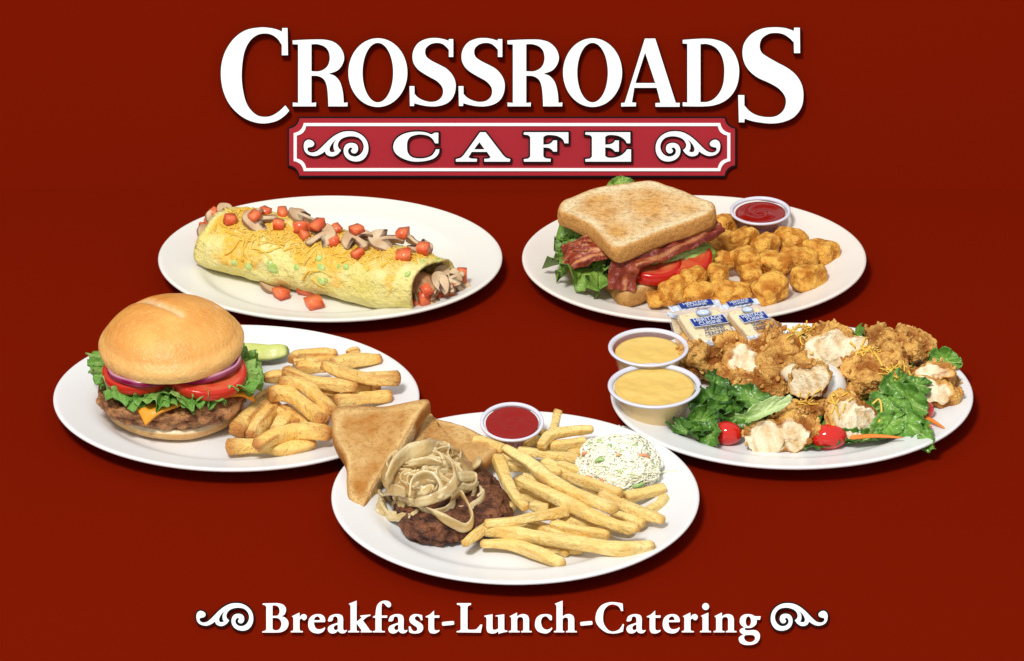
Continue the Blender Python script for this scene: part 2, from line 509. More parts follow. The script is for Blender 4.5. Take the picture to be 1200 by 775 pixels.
r_ = [spline("175 250!, 177 310!, 200 280, 235 270, 262 285, 268 315, 250 342, 225 345, 200 325, 177 340!, 177 465!, 190 483, 218 487!, 218 502!, 65 502!, 65 487!, 85 483, 98 470!, 98 330!, 93 310, 78 298!")]
e_ = [spline("500 371!, 362 372!, 363 400, 378 440, 405 462, 445 462, 480 450, 500 435!, 503 455!, 480 490, 440 512, 395 515, 340 500, 300 460, 287 400, 300 330, 345 285, 405 270, 460 278, 495 310, 505 350"),
      spline("362 348!, 437 348!, 435 320, 415 300, 395 300, 372 315")]
a_ = [spline("538 350!, 560 300, 610 275, 665 270, 715 285, 733 325, 733 400, 733 450, 740 472, 755 478, 783 472!, 780 485!, 755 508, 720 515, 690 505, 665 482!, 640 505, 600 517, 560 505, 538 470, 545 435, 580 408, 665 380!, 665 335!, 655 308, 632 298, 608 310, 600 345, 575 362, 545 362!"),
      spline("665 402!, 630 415, 612 440, 620 465, 640 475, 665 465!")]
k_ = [spline("905 98!, 905 368!, 955 328!, 970 305, 952 300!, 952 288!, 1082 275!, 1082 290!, 1040 305, 985 350!, 1055 445!, 1078 478, 1103 487!, 1103 502!, 958 502!, 958 487!, 972 480!, 905 385!, 905 470!, 915 485, 938 487!, 938 502!, 797 502!, 797 487!, 815 483, 828 470!, 828 165!, 820 150, 805 138!")]
f_ = [spline("80 302!, 110 285!, 115 230, 130 160, 170 115, 230 97, 285 110, 308 140, 303 170, 280 182, 255 170, 225 138, 205 128, 190 145, 187 190!, 187 288!, 262 288!, 258 315!, 187 315!, 187 470!, 200 485, 230 487!, 230 502!, 77 502!, 77 487!, 98 483, 110 470!, 110 315!, 75 312!")]
s_ = [spline("706 284!, 712 345!, 690 348!, 675 315, 650 295, 625 300, 612 320, 625 345, 665 370, 705 400, 720 440, 710 480, 670 510, 610 517, 565 510, 540 497!, 535 428!, 555 425!, 575 465, 600 488, 630 485, 645 465, 635 435, 590 405, 555 375, 543 335, 560 295, 600 272, 655 272")]
t_ = [spline("858 225!, 860 287!, 928 287!, 925 315!, 860 315!, 860 440, 868 470, 890 478, 928 472!, 928 485!, 895 508, 855 517, 810 508, 787 470!, 787 315!, 752 308!, 752 298!, 802 275")]
h_ = [spline("960 392!, 972 371, 1098 358!, 1113 366, 1114 385, 1102 404, 976 417!, 962 410")]
L_ = [spline("60 130!, 240 130!, 240 150!, 205 163, 195 185!, 195 445!, 205 466, 240 470, 300 465, 330 440, 360 403!, 385 405!, 365 505!, 57 502!, 57 487!, 92 480, 108 465!, 108 175!, 95 156, 60 148!")]
u_ = [spline("410 290!, 515 272!, 515 445!, 525 468, 555 470, 588 455!, 588 320!, 580 300, 553 298!, 553 288!, 665 272!, 665 465!, 680 478, 705 480!, 703 495!, 645 505, 590 520!, 588 487!, 550 512, 500 517, 455 500, 438 460!, 438 325!, 430 308, 410 300!")]
n_ = [spline("828 250!, 830 298!, 870 275, 920 270, 965 290, 982 330!, 982 470!, 992 483, 1015 487!, 1015 502!, 880 502!, 880 487!, 898 483, 908 470!, 908 345!, 900 318, 875 305, 845 312, 830 335!, 830 470!, 840 483, 862 487!, 862 502!, 722 502!, 722 487!, 742 483, 755 470!, 755 330!, 750 312, 733 298!")]
c_ = [spline("290 345!, 270 348!, 245 320, 225 300, 195 298, 165 320, 152 370, 165 425, 195 460, 235 468, 270 455, 292 437!, 297 455!, 270 490, 225 515, 175 512, 115 490, 80 440, 77 380, 95 320, 145 280, 210 270, 265 277, 289 295, 292 325")]
hh_ = [spline("428 98!, 428 298!, 470 275, 520 270, 560 290, 578 330!, 578 470!, 588 483, 610 487!, 610 502!, 472 502!, 472 487!, 490 483, 500 470!, 500 345!, 492 320, 465 312, 440 320, 428 340!, 428 470!, 435 483, 450 487!, 450 502!, 318 502!, 318 487!, 338 483, 350 470!, 350 165!, 343 150, 328 138!")]
C_ = [spline("1195 135!, 1202 228!, 1177 230!, 1157 190, 1130 162, 1090 148, 1060 145, 1010 160, 960 220, 945 310, 955 390, 1000 460, 1050 490, 1100 488, 1150 465, 1185 420, 1195 395!, 1212 400!, 1200 490!, 1150 507, 1070 517, 980 500, 900 440, 855 370, 850 300, 875 220, 930 155, 1010 122, 1080 117, 1150 125")]
i_ = [spline("360 275!, 360 515!, 370 530, 397 537!, 397 552!, 242 552!, 242 537!, 265 530, 278 515!, 278 355!, 272 338, 255 322!"), ellipse(322, 190, 48, 48, 28)]
g_ = [spline("1015 327!, 1095 327!, 1085 375!, 1035 375!, 1040 400, 1025 445, 975 482, 920 492, 885 490, 872 502, 882 520, 925 525, 1000 520, 1050 535, 1082 580, 1080 640, 1050 690, 1000 720, 930 730, 860 725, 810 700, 788 660, 795 620, 850 583!, 815 560, 800 535, 810 510, 862 480!, 820 450, 800 400, 815 340, 860 305, 920 297, 975 305"),
      ellipse(922, 397, 38, 70, 32), spline("895 590, 980 590, 1015 620, 1010 660, 970 688, 920 688, 880 665, 862 630, 870 600")]
TAG = [('letter', G['tB']), ('letter', fr(r_, *T2)), ('letter', fr(e_, *T2)), ('letter', fr(a_, *T2)), ('letter', fr(k_, *T2)), ('letter', fr(f_, *T3)),
       ('letter', fr(a_, *T2, 70.9)), ('letter', fr(s_, *T3)), ('letter', fr(t_, *T3)), ('hyphen', fr(h_, *T3)), ('letter', fr(L_, *T4)), ('letter', fr(u_, *T4)),
       ('letter', fr(n_, *T4)), ('letter', fr(c_, *T5)), ('letter', fr(hh_, *T5)), ('hyphen', fr(h_, *T3, 162)), ('letter', fr(C_, *T5)), ('letter', fr(a_, *T2, 349.8)),
       ('letter', fr(t_, *T3, 259)), ('letter', fr(e_, *T2, 415.2)), ('letter', fr(r_, *T2, 457.9)), ('letter', fr(i_, *T7)), ('letter', fr(n_, *T4, 239.9)), ('letter', fr(g_, *T7))]

BK = (bk0, N_TILT); FRP = (fr0, N_TILT)
def letter(name, loops, plane, parent, outline, d0, d1, label=None, bevel=.012):
    w = plate_mesh(name, loops, d0, d1, plane, m_white, parent, label=label, bevel=bevel)
    if outline: rim_mesh(loops, outline, d0 - .0015, d1 - .0022, plane, w, Vector(parent.location))
    return w
def rim_mesh(loops, g, d0, d1, plane, parent, o0):
    """black band hugging the edge of a letter"""
    p0, n = plane; mb = MB()
    for k, lp in enumerate(loops):
        s = -1 if k and lp_is_hole(lp, loops[0]) else 1
        A = grow(lp, -.25 * s); B = grow(lp, g * s)
        if len(A) != len(B): continue
        m = len(A); vs = []
        for lq, d in ((A, d1), (B, d1), (B, d0), (A, d0)):
            for (x, y) in lq:
                w = on_plane(x, y, p0, n); vs.append(w + n * d)
        fs = []
        for r in range(4):
            for j in range(m):
                j2 = (j + 1) % m; r2 = (r + 1) % 4
                fs.append((r * m + j, r * m + j2, r2 * m + j2, r2 * m + j))
        mb.add(vs, fs)
    parent['_w'] = tuple(o0)
    mb.build('outline', m_black, parent, smooth=False)
t_title = thing('title_sign', 'big white serif letters reading CROSSROADS across the top of the red backdrop', 'sign', on_plane(600, 140, *BK))
for nm, dx in (('bigC', 0), ('R', 0), ('O', 0), ('S', 0), ('S', 57.4), ('R', 251.4), ('O', 251.3), ('A', 0), ('D', 0), ('bigS', 0)):
    letter('letter', [[(x + dx, y) for x, y in lp] for lp in G[nm]], BK, t_title, .8, .003, .125,
           'tall capital C starting the word' if nm == 'bigC' else 'tall capital S ending the word' if nm == 'bigS' else None)
t_pl = thing('cafe_plaque', 'crimson plaque with notched corners, white border line and wide letters reading CAFE', 'sign', on_plane(600, 205, *BK))
def notch(x0, y0, x1, y1, k, arc=8, bulge=.86):
    """rectangle whose corners are cut by concave arcs"""
    out = []
    for (cx, cy, a, b) in ((x0, y0, (0, 1), (1, 0)), (x1, y0, (-1, 0), (0, 1)), (x1, y1, (0, -1), (-1, 0)), (x0, y1, (1, 0), (0, -1))):
        A = Vector((cx + a[0] * k, cy + a[1] * k)); B = Vector((cx + b[0] * k, cy + b[1] * k))
        C = Vector((cx + (a[0] + b[0]) * k * bulge, cy + (a[1] + b[1]) * k * bulge))
        for i in range(arc + 1):
            t = i / arc
            out.append(tuple(A * (1 - t) ** 2 + C * 2 * t * (1 - t) + B * t * t))
    return out
plate_mesh('backing', [notch(337, 137, 863, 208, 12.8)], .003, .055, BK, m_black, t_pl, bevel=.008)
plate_mesh('panel', [notch(338.9, 138.9, 861.1, 206.1, 12.2)], .05, .064, BK, m_plaque, t_pl, bevel=0)
plate_mesh('border', [notch(344.3, 144.5, 855.7, 200.9, 11.8), notch(347.9, 148.1, 852.1, 197.3, 11.0)], .062, .078, BK, m_white, t_pl, bevel=.004)
for nm in ('cC', 'cA', 'cF', 'cE'):
    letter('letter', G[nm], BK, t_pl, 1.9, .0655, .12, bevel=.006)
for nm in ('pscroll_l', 'pscroll_r'):
    letter('scroll', G[nm], BK, t_pl, 1.5, .0655, .108, bevel=.006)
t_tag = thing('tagline_sign', 'white letters reading Breakfast-Lunch-Catering with a scroll ornament at each end', 'sign', on_plane(600, 750, *FRP))
for nm, lp in TAG:
    letter(nm, lp, FRP, t_tag, 0, .003, .07, bevel=.006)
for nm in ('scroll_l', 'scroll_r'):
    letter('scroll', G[nm], FRP, t_tag, 1.6, .003, .05, bevel=.006)

# ================================================================ plates
m_plate_w = mat('glazed_white_china', (.80, .80, .79), rough=.25, spec=.35, bump=[(.7, .02, 1)])
m_plate_c = mat('glazed_cream_china', (.83, .77, .69), rough=.25, spec=.35, bump=[(.7, .02, 1)])
m_plate_b = mat('glazed_ivory_china', (.81, .80, .73), rough=.25, spec=.35, bump=[(.7, .02, 1)])
PZ = .07          # height of the well
PLATES = {}
def plate(cx, cy, rx, ry, m, label, key, rim=.26, well=.70, group=None):
    c = P(cx, cy, rim); c.z = 0
    prof = [(0, PZ), (well * .5, PZ), (well * .9, PZ + .004), (well, PZ + .02), (well + .04, PZ + .06), (well + .08, PZ + .11), (.86, rim - .055), (.94, rim - .018), (.975, rim),
            (.99, rim + .002), (1.0, rim - .012), (.998, rim - .035), (.985, rim - .05), (.93, rim - .075), (.84, rim - .12), (.76, .06), (.70, .028), (.62, .022), (.60, .002), (.57, .002), (.56, .022), (.3, .03), (0, .03)]
    mb = MB(); pr = []
    for i in range(len(prof) - 1):
        for k in range(3):
            t = k / 3; pr.append((prof[i][0] + (prof[i + 1][0] - prof[i][0]) * t, prof[i][1] + (prof[i + 1][1] - prof[i][1]) * t))
    pr.append(prof[-1])
    # smooth the profile a little
    for _ in range(2):
        pr = [pr[0]] + [((pr[i - 1][0] + 2 * pr[i][0] + pr[i + 1][0]) / 4, (pr[i - 1][1] + 2 * pr[i][1] + pr[i + 1][1]) / 4) for i in range(1, len(pr) - 1)] + [pr[-1]]
    lathe(mb, pr, c, rx, ry, 128)
    o = mb.build('oval_plate' if abs(rx - ry) > .1 else 'round_plate', m, label=label, cat='plate')
    PLATES[key] = (c, rx, ry); SUP.append(mb.bvh())
    return o
plate(387, 301, 2.04, 1.60, m_plate_b, 'ivory oval plate holding the rolled omelette, upper left', 'om')
plate(813.5, 301.5, 2.04, 1.62, m_plate_c, 'cream oval plate under the toasted sandwich and potato tots', 'sa')
plate(277, 464, 2.11, 1.76, m_plate_w, 'bright white oval plate under the burger and thick fries', 'bu')
plate(928, 461.5, 2.09, 1.76, m_plate_w, 'white oval plate under the fried chicken salad and dressing cups', 'ch')
plate(604, 580, 2.08, 2.01, m_plate_w, 'white round plate nearest the front, under the chopped steak and coleslaw', 'st')
# ================================================================ labels for look-alikes
ORD = ['first', 'second', 'third', 'fourth', 'fifth', 'sixth', 'seventh', 'eighth', 'ninth', 'tenth', 'eleventh', 'twelfth', 'thirteenth', 'fourteenth', 'fifteenth',
       'sixteenth', 'seventeenth', 'eighteenth', 'nineteenth', 'twentieth', 'twenty-first', 'twenty-second', 'twenty-third', 'twenty-fourth', 'twenty-fifth',
       'twenty-sixth', 'twenty-seventh', 'twenty-eighth', 'twenty-ninth', 'thirtieth', 'thirty-first', 'thirty-second', 'thirty-third', 'thirty-fourth',
       'thirty-fifth', 'thirty-sixth', 'thirty-seventh', 'thirty-eighth', 'thirty-ninth', 'fortieth']
def rank(objs, text, axis=0):
    """objs: list of (object, px, py); text has {} for the ordinal counted from the left (or from the back)"""
    objs = sorted(objs, key=lambda t: t[1 + axis])
    for i, t in enumerate(objs):
        t[0]['label'] = text.format(ORD[i])

# ================================================================ food materials
m_tomd = mat('diced_tomato_flesh', None, rough=.22, spec=.5, sss=.25, sssr=(1, .25, .12), sscale=.08, bump=[(14, .01, 3)])
m_mush = mat('mushroom_slice', None, rough=.5, spec=.3, sss=.15, sscale=.03, bump=[(22, .012, 3)])
m_egg = mat('cooked_egg', None, rough=.42, spec=.35, sss=.15, sssr=(1, .7, .25), sscale=.06,
            mottle=[(4, 5, .45, .75, (.90, .80, .38), .6), (11, 4, .55, .78, (.93, .87, .52), .5), (7, 4, .66, .82, (.72, .58, .16), .35)], bump=[(5, .09, 4), (18, .03, 4)])
m_pepper = mat('green_pepper', None, rough=.35, spec=.4, sss=.1, bump=[(12, .02, 2)])
m_cheddar = mat('shredded_cheddar', None, rough=.4, spec=.35, sss=.3, sssr=(1, .5, .15), sscale=.06)
m_ham = mat('omelette_filling', None, rough=.45, spec=.4, sss=.15, bump=[(12, .03, 4)])

def dice(mb, c, R, s, seed=0, col=(.66, .055, .018), colp=(.86, .22, .08)):
    """bevelled irregular cube of tomato"""
    bm = bmesh.new(); bmesh.ops.create_cube(bm, size=2)
    bmesh.ops.bevel(bm, geom=list(bm.edges), offset=.10, segments=2, affect='EDGES')
    bmesh.ops.subdivide_edges(bm, edges=list(bm.edges), cuts=1, use_grid_fill=True)
    vs = []; cs = []
    for v in bm.verts:
        p = Vector((v.co.x * s[0], v.co.y * s[1], v.co.z * s[2]))
        p *= 1 + .22 * nz(v.co, .5, seed)
        p.x += p.y * .2 * nz((seed, 1, 2), 1)
        w = Vector(c) + R @ p
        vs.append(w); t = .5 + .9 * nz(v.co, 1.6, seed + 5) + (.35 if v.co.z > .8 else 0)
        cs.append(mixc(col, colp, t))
    fs = [tuple(v.index for v in f.verts) for f in bm.faces]; bm.free()
    mb.add(vs, fs, cs)
def mush_outline(n=40):
    """cap with a stem, unit size: x across, y up"""
    pts = spline("-1 -5!, -10 -8, -9 2, -5 8, 0 9.5, 5 8, 9 2, 10 -8, 1 -5!, 2.4 -5!, 2.2 -10, 3.4 -16, 2 -18!, -2 -18!, -3.4 -16, -2.2 -10, -2.4 -5!", 5)
    pts = spline("-2.4 -3!, -5 -3.5, -8 -6.5, -10.3 -6, -10 1, -6 7, 0 9, 6 7, 10 1, 10.3 -6, 8 -6.5, 5 -3.5, 2.4 -3!, 2.3 -9, 3.2 -14, 0 -15.5, -3.2 -14, -2.3 -9", 4)
    return [(x / 10, y / 10 + .25) for x, y in pts]
def mushroom(mb, c, n, spin, size, seed=0, thick=.05, dark=1.0):
    F = frame_from(n, spin); ux, uy, nn = F.col[0] * size, F.col[1] * size, F.col[2]
    def colf(x, y, k, h, kind, p):
        face = mixc((.78, .60, .38), (.58, .38, .21), .5 + nz(p, 6, seed))
        # gills: dark arc between cap flesh and stem
        yl = .22 - .75 * abs(x)
        g = sstep(.10, .24, abs(x)) * (1 - sstep(.16, .32, y - yl)) * dark
        face = mixc(face, (.07, .03, .018), min(1, g * 1.5) * (.75 + nz(p, 9, seed)))
        if kind != 'face' or k > .93: face = mixc(face, (.26, .13, .06), .85 if kind != 'face' else .6)
        return face
    def relief(x, y, h, kind, p):
        return nn * (.22 * size * nz((x, y, seed), .9, seed) - .12 * size * x * x)
    slab(mb, mush_outline(), nn, thick, Vector(c), ux, uy, relief, colf, edge=.012)
def strands(mb, pxs, count, seed, length=(.12, .3), w=.017, trees=None, lift=.02, cols=((.86, .47, .05), (.92, .60, .12)), curl=.5, spread=1):
    """shreds lying on what is below; pxs: function returning a photo position"""
    r = random.Random(seed)
    for i in range(count):
        px, py = pxs(r); L = r.uniform(*length); a = r.uniform(0, 2 * pi); k = r.uniform(-curl, curl) * 9
        p0, n = hit(px, py, trees)
        F = frame_from(n, 0); pts = []; ang = a; q = p0.copy()
        for s in range(5):
            pts.append(q + n * (lift + r.uniform(0, .015)))
            q = q + (F.col[0] * cos(ang) + F.col[1] * sin(ang)) * (L / 4)
            ang += k * L / 4
            best = None
            for t in (trees if trees is not None else SUP):
                h = t.ray_cast(q + n * .3, -n, .7)
                if h[0] is not None and (best is None or h[3] < best[1]): best = (h[0], h[3])
            if best: q = best[0]
        c = mixc(cols[0], cols[1], r.random()); ww = w * r.uniform(.7, 1.3)
        sweep(mb, crom(pts, 3), ww, ww * .6, ns=6, colf=lambda t, a, p: c, endround=0)
def inpoly(poly, r):
    xs = [p[0] for p in poly]; ys = [p[1] for p in poly]
    while True:
        x, y = r.uniform(min(xs), max(xs)), r.uniform(min(ys), max(ys))
        ins = False; m = len(poly)
        for i in range(m):
            (x1, y1), (x2, y2) = poly[i], poly[(i + 1) % m]
            if (y1 > y) != (y2 > y) and x < (x2 - x1) * (y - y1) / (y2 - y1) + x1: ins = not ins
        if ins: return x, y

# ================================================================ the omelette
OA = P(262, 277, .40); OB = P(505, 334, .40)
ax = (OB - OA); ax.z = 0; OLen = ax.length; ax.normalize()
pe = Vector((-ax.y, ax.x, 0))
HW, HH = .54, .36
def om_pt(u, th, k=1.0):
    """surface of the roll: u along, th around (0 = towards the back)"""
    skew = Vector((.12, -.0, 0)) * 0
    end = 1 - .16 * sstep(.86, 1, u) - .10 * sstep(.10, 0, u)
    wid = HW * (1 + .05 * sin(u * 5 + 1)) * (1 - .06 * u) * end
    c, s = cos(th), sin(th)
    x = abs(c) ** .88 * (1 if c > 0 else -1) * wid * k
    z = abs(s) ** .92 * (1 if s > 0 else -1) * HH * k * (1 + .04 * sin(u * 7)) * (1 - .18 * sstep(.84, 1, u))
    z = max(z, -.31)
    along = u * OLen + (x * .22)            # the ends are cut on the slant
    return OA + ax * along + pe * x + Vector((0, 0, z + PZ + .31 - .40 + .02))
om = MB(); NU, NT = 90, 96
TH0, TH1 = radians(-60), radians(-60 + 360 + 35)
def egg_layer(outer):
    vs = []; cs = []
    for i in range(NU + 1):
        u = i / NU
        for j in range(NT + 1):
            t = j / NT; th = TH0 + (TH1 - TH0) * t
            k = .90 + .11 * t - (0 if outer else .085)
            p = om_pt(u, th, k)
            nrm = (p - om_pt(u, th, .5)).normalized()
            q = fbm(p, 2.2, 3, 4)
            p = p + nrm * (.055 * q + .02 * fbm(p, 7, 8, 3)) + ax * (.03 * nz(p, 3, 9) * (1 if 0 < i < NU else 2))
            vs.append(p)
            c = mixc((.80, .66, .16), (.88, .77, .31), .5 + q * 1.5)
            g = math.degrees(th) % 360
            if outer and g > 60 and g < 190 and .03 < u < .93:
                mlt = sstep(.02, .30, fbm(p, 3.1, 21, 3) + .58 - abs(g - 115) / 75 * .75)
                c = mixc(c, (.90, .50, .045), mlt * .9)
            if i in (0, NU) or j == NT: c = mixc(c, (.62, .46, .12), .5)
            cs.append(c)
    return vs, cs
vo, co_ = egg_layer(True); vi, ci = egg_layer(False)
W = NT + 1; NO = len(vo); fs = []
for i in range(NU):
    for j in range(NT):
        a = i * W + j
        fs.append((a, a + 1, a + W + 1, a + W)); fs.append((NO + a, NO + a + W, NO + a + W + 1, NO + a + 1))
for j in range(NT):
    fs.append((j, NO + j, NO + j + 1, j + 1)); a = NU * W + j; fs.append((a, a + 1, NO + a + 1, NO + a))
for i in range(NU):
    a = i * W; fs.append((a, a + W, NO + a + W, NO + a)); a += NT; fs.append((a, NO + a, NO + a + W, a + W))
om.add(vo + vi, fs, co_ + ci)
omt = thing('omelette', 'long rolled yellow omelette with vegetables showing at both open ends, on the ivory plate', 'omelette', Vector((OA.x / 2 + OB.x / 2, OA.y / 2 + OB.y / 2, PZ)))
om.build('egg_wrap', m_egg, omt)
OT = om.bvh(); SUP.append(OT)
# filling: a core lump and pieces at both ends
core = MB()
for i in range(11):
    u = .04 + .89 * i / 10
    c = OA + ax * (u * OLen); c.z = PZ + .30
    blob(core, c, (.30, .17, .17), rotz(math.atan2(ax.y, ax.x)), .08, 4, i, 3, colf=lambda d, p, q: mixc((.42, .20, .08), (.62, .40, .20), .5 + q * 2))
core.build('filling_core', m_ham, omt)
def om_end(px, py, z=.3): return P(px, py, z)
for (px, py, z, s, sp, tlt) in ((524, 327, .40, .17, .3, .5), (532, 333, .30, .17, 1.2, .9), (503, 345, .30, .14, 2.4, .7), (512, 337, .38, .15, -.5, .6), (495, 349, .24, .12, 1.9, .8), (538, 338, .22, .13, .2, .5),
                               (509, 349, .2, .11, 1.1, .8), (521, 344, .2, .11, .3, .8), (530, 326, .4, .12, 2.2, .5), (516, 331, .42, .12, 1.4, .7), (250, 256, .44, .10, 2, .8), (240, 274, .32, .10, 1, 1.0), (243, 287, .24, .09, .2, .9), (264, 248, .55, .10, .6, .4)):
    mb = MB(); mushroom(mb, P(px, py, z), Vector((sin(sp) * tlt, -tlt, 1)), sp, s, px, .04)
    mb.build('mushroom_filling', m_mush, omt)
for (px, py, z) in ((488, 356, .2), (506, 353, .17), (515, 348, .2), (541, 322, .36), (497, 350, .3), (520, 342, .24), (500, 340, .42), (527, 338, .3), (534, 330, .24), (246, 260, .40), (242, 267, .32), (240, 281, .24), (252, 252, .46)):
    mb = MB(); dice(mb, P(px, py, z), rote(px, py, px * .3), (.075, .06, .055), px)
    mb.build('tomato_filling', m_tomd, omt)
gp = [(275, 309, 9), (291, 312, 11), (320, 315, 14), (347, 313, 8), (374, 303, 9), (376, 314, 10), (376, 330, 10), (382, 328, 6), (397, 312, 6), (406, 313, 9), (478, 322, 8), (495, 306, 8), (498, 315, 7), (512, 304, 9), (323, 318, 9), (316, 308, 7)]
for (px, py, s) in gp:
    p, n = hit(px, py, [OT]); mb = MB()
    blob(mb, p - n * .012, (s * .0055, s * .0048, .028), frame_from(n, px), .03, 9, px, 3,
         colf=lambda d, q, f: mixc((.34, .50, .08), (.55, .66, .24), .5 + f * 2))
    mb.build('pepper_bit', m_pepper, omt)
ch = MB()
band = [(262, 247), (300, 240), (345, 247), (400, 260), (470, 280), (512, 298), (500, 304), (462, 306), (420, 306), (380, 300), (350, 292), (318, 290), (285, 280), (280, 265)]
strands(ch, lambda r: inpoly(band, r), 520, 5, (.06, .17), trees=[OT], w=.013, lift=-.002, curl=.3)
drip = [(352, 290), (372, 292), (366, 330), (358, 326)]
strands(ch, lambda r: inpoly(drip, r), 9, 6, trees=[OT], w=.015, lift=.002)
strands(ch, lambda r: inpoly([(270, 262), (330, 285), (300, 296), (268, 275)], r), 26, 8, trees=[OT], w=.014, lift=.002)
o = ch.build('shredded_cheese', m_cheddar, None, label='melted orange cheddar shreds strewn along the top of the rolled omelette', cat='cheese', kind='stuff')
SUP.append(ch.bvh())
def on_roll(px, py):
    for k in range(14):
        p, n = hit(px, py + k * 1.5)
        if p.z > .46 and support(p.x, p.y, [OT]) > .3: return p, n
    return p, n
lst = []
for (px, py, s, sp, tx, ty) in ((303, 261, .20, 1.75, .1, .35), (353, 256, .17, 1.2, .1, .3), (376, 280, .18, -1.0, .1, 0), (419, 285, .20, .5, .1, .1), (451, 286, .21, 1.9, .1, .1), (491, 286, .17, -2.3, 0, .2)):
    p, n = on_roll(px, py); mb = MB(); mushroom(mb, p + Vector((0, -.02, .035)), n * .9 + Vector((tx, -.28, .2)), sp, s * .88, px, .05)
    o = mb.build('mushroom_slice', m_mush, cat='mushroom slice', group='mushroom slices on the omelette'); SUP.append(mb.bvh()); lst.append((o, px, py))
rank(lst, 'brown edged mushroom slice, {} from the left on top of the omelette')
p, n = hit(326, 336, SUP[:1]); mb = MB(); mushroom(mb, p + Vector((0, 0, .04)), Vector((.15, -.3, 1)), 2.1, .2, 3, .06)
mb.build('mushroom_slice', m_mush, label='mushroom slice lying on the plate in front of the omelette', cat='mushroom slice'); SUP.append(mb.bvh())
lst = []
for (px, py, s) in ((270, 257, .085), (298, 252, .082), (311, 246, .078), (331, 249, .09), (327, 262, .078), (353, 265, .09), (357, 274, .07), (372, 263, .085), (394, 267, .08), (391, 281, .085),
                    (418, 268, .088), (472, 272, .085), (419, 296, .083), (473, 299, .09), (496, 291, .085)):
    p, n = on_roll(px, py + 4); mb = MB()
    dice(mb, p + Vector((0, 0, s * .45)), rote(.25 * sin(px), .25 * cos(py), px * 1.7), (s * (.78 + .2 * sin(px)), s * .78, s * (.58 + .12 * cos(px))), px)
    o = mb.build('tomato_cube', m_tomd, cat='tomato cube', group='tomato cubes on the omelette'); SUP.append(mb.bvh()); lst.append((o, px, py))
rank(lst, 'small red tomato cube, {} from the left on top of the omelette')
lst = []
for (px, py, s) in ((329, 344, .082), (358, 339, .095), (368, 355, .09)):
    p, n = hit(px, py + 5, SUP[:1]); mb = MB()
    dice(mb, p + Vector((0, 0, s * .75)), rote(.1, .1, px), (s * 1.05, s * .9, s * .65), px)
    o = mb.build('tomato_cube', m_tomd, cat='tomato cube', group='tomato cubes loose on the plate'); SUP.append(mb.bvh()); lst.append((o, px, py))
rank(lst, 'loose tomato cube on the plate before the omelette, {} from the left')
# ================================================================ bread, bacon, leaves
m_bread = mat('toasted_bread', None, rough=.8, spec=.12, sss=.08, sscale=.03, bump=[(42, .022, 6), (14, .03, 4)],
              mottle=[(18, 6, .50, .70, (.42, .17, .04), .6)], speck=(26, .13, (.40, .16, .04)))
m_leaf = mat('green_lettuce', None, rough=.35, spec=.45, sss=.0, bump=[(7, .05, 3), (20, .015, 2)])
m_bacon = mat('fried_bacon', None, rough=.3, spec=.5, sss=.15, sssr=(1, .3, .15), sscale=.04, bump=[(9, .05, 4)])
m_tomato = mat('sliced_tomato', None, rough=.2, spec=.5, sss=.2, sssr=(1, .2, .1), sscale=.08, bump=[(8, .01, 2)])
m_tot = mat('fried_potato_crust', None, rough=.5, spec=.3, sss=.15, sssr=(1, .5, .2), sscale=.05, bump=[(13, .06, 4), (38, .015, 3)],
            mottle=[(9, 5, .50, .72, (.92, .56, .13), .6), (22, 5, .55, .70, (.40, .12, .012), .6)])
m_cup = mat('clear_portion_cup', (.93, .93, .97), rough=.18, spec=.5, trans=.0, alpha=.10)
m_cuprim = mat('portion_cup_rim', (.78, .78, .88), rough=.25, spec=.5, alpha=.88)
m_ketch = mat('ketchup', (.27, .006, .003), rough=.16, spec=.35, bump=[(2, .03, 1)])
m_dress = mat('honey_mustard', (.80, .55, .15), rough=.22, spec=.4, sss=.1, bump=[(3, .04, 2)], speck=(60, .1, (.45, .26, .05)))

def to_plane(pxs, p0, n):
    return [on_plane(x, y, p0, n) for x, y in pxs]
def bread(mb, pts3, thick, seed=0, toast=(.60, .34, .115), pale=(.84, .66, .36), crust=(.50, .22, .06), side=(.86, .66, .36), cutface=None, hot=1.0, sag=0):
    """slice of bread whose TOP outline is pts3 (closed, lying about in a plane)"""
    m = len(pts3); c = sum(pts3, Vector()) / m
    nn = Vector()
    for i in range(m): nn += (pts3[i] - c).cross(pts3[(i + 1) % m] - c)
    nn.normalize()
    if nn.z < 0: nn = -nn
    ux = Vector((1, 0, 0)); ux = (ux - nn * ux.dot(nn)).normalized(); uy = nn.cross(ux)
    ol = [((p - c).dot(ux), (p - c).dot(uy)) for p in pts3]
    R = max(sqrt(x * x + y * y) for x, y in ol)
    def colf(x, y, k, h, kind, p):
        if kind == 'face':
            t = sstep(.97, .62, k + .12 * nz(p, 3, seed)) * (.78 + 1.1 * fbm(p, 2.5, seed, 3)) * hot
            c0 = mixc(pale, toast, t)
            s = fbm(p, 14, seed, 2)
            if s > .12: c0 = mixc(c0, (.36, .15, .04), min(1, (s - .12) * 5) * .55 * t)
            if k > .955: c0 = mixc(c0, crust, .6)
            return c0
        a = math.atan2(y, x)
        if cutface and cutface(x, y): return mixc(side, (.74, .52, .25), .5 + fbm(p, 9, seed, 3))
        q = .5 + .8 * fbm(p, 4, seed, 3)
        return mixc(crust, (.66, .36, .12), q * (.4 + .6 * abs(h - .5) * 2))
    def relief(x, y, h, kind, p):
        d = nn * (.03 * fbm(p, 2.2, seed, 3) + .008 * fbm(p, 12, seed, 2) - sag * (x * x + y * y))
        if kind == 'rim': d += (ux * x + uy * y).normalized() * (.02 * fbm(p, 4, seed + 3, 3))
        return d
    slab(mb, ol, nn, thick, c - nn * thick, ux, uy, relief, colf, edge=.035)
    return c, nn

SAP = SUP[1:2]
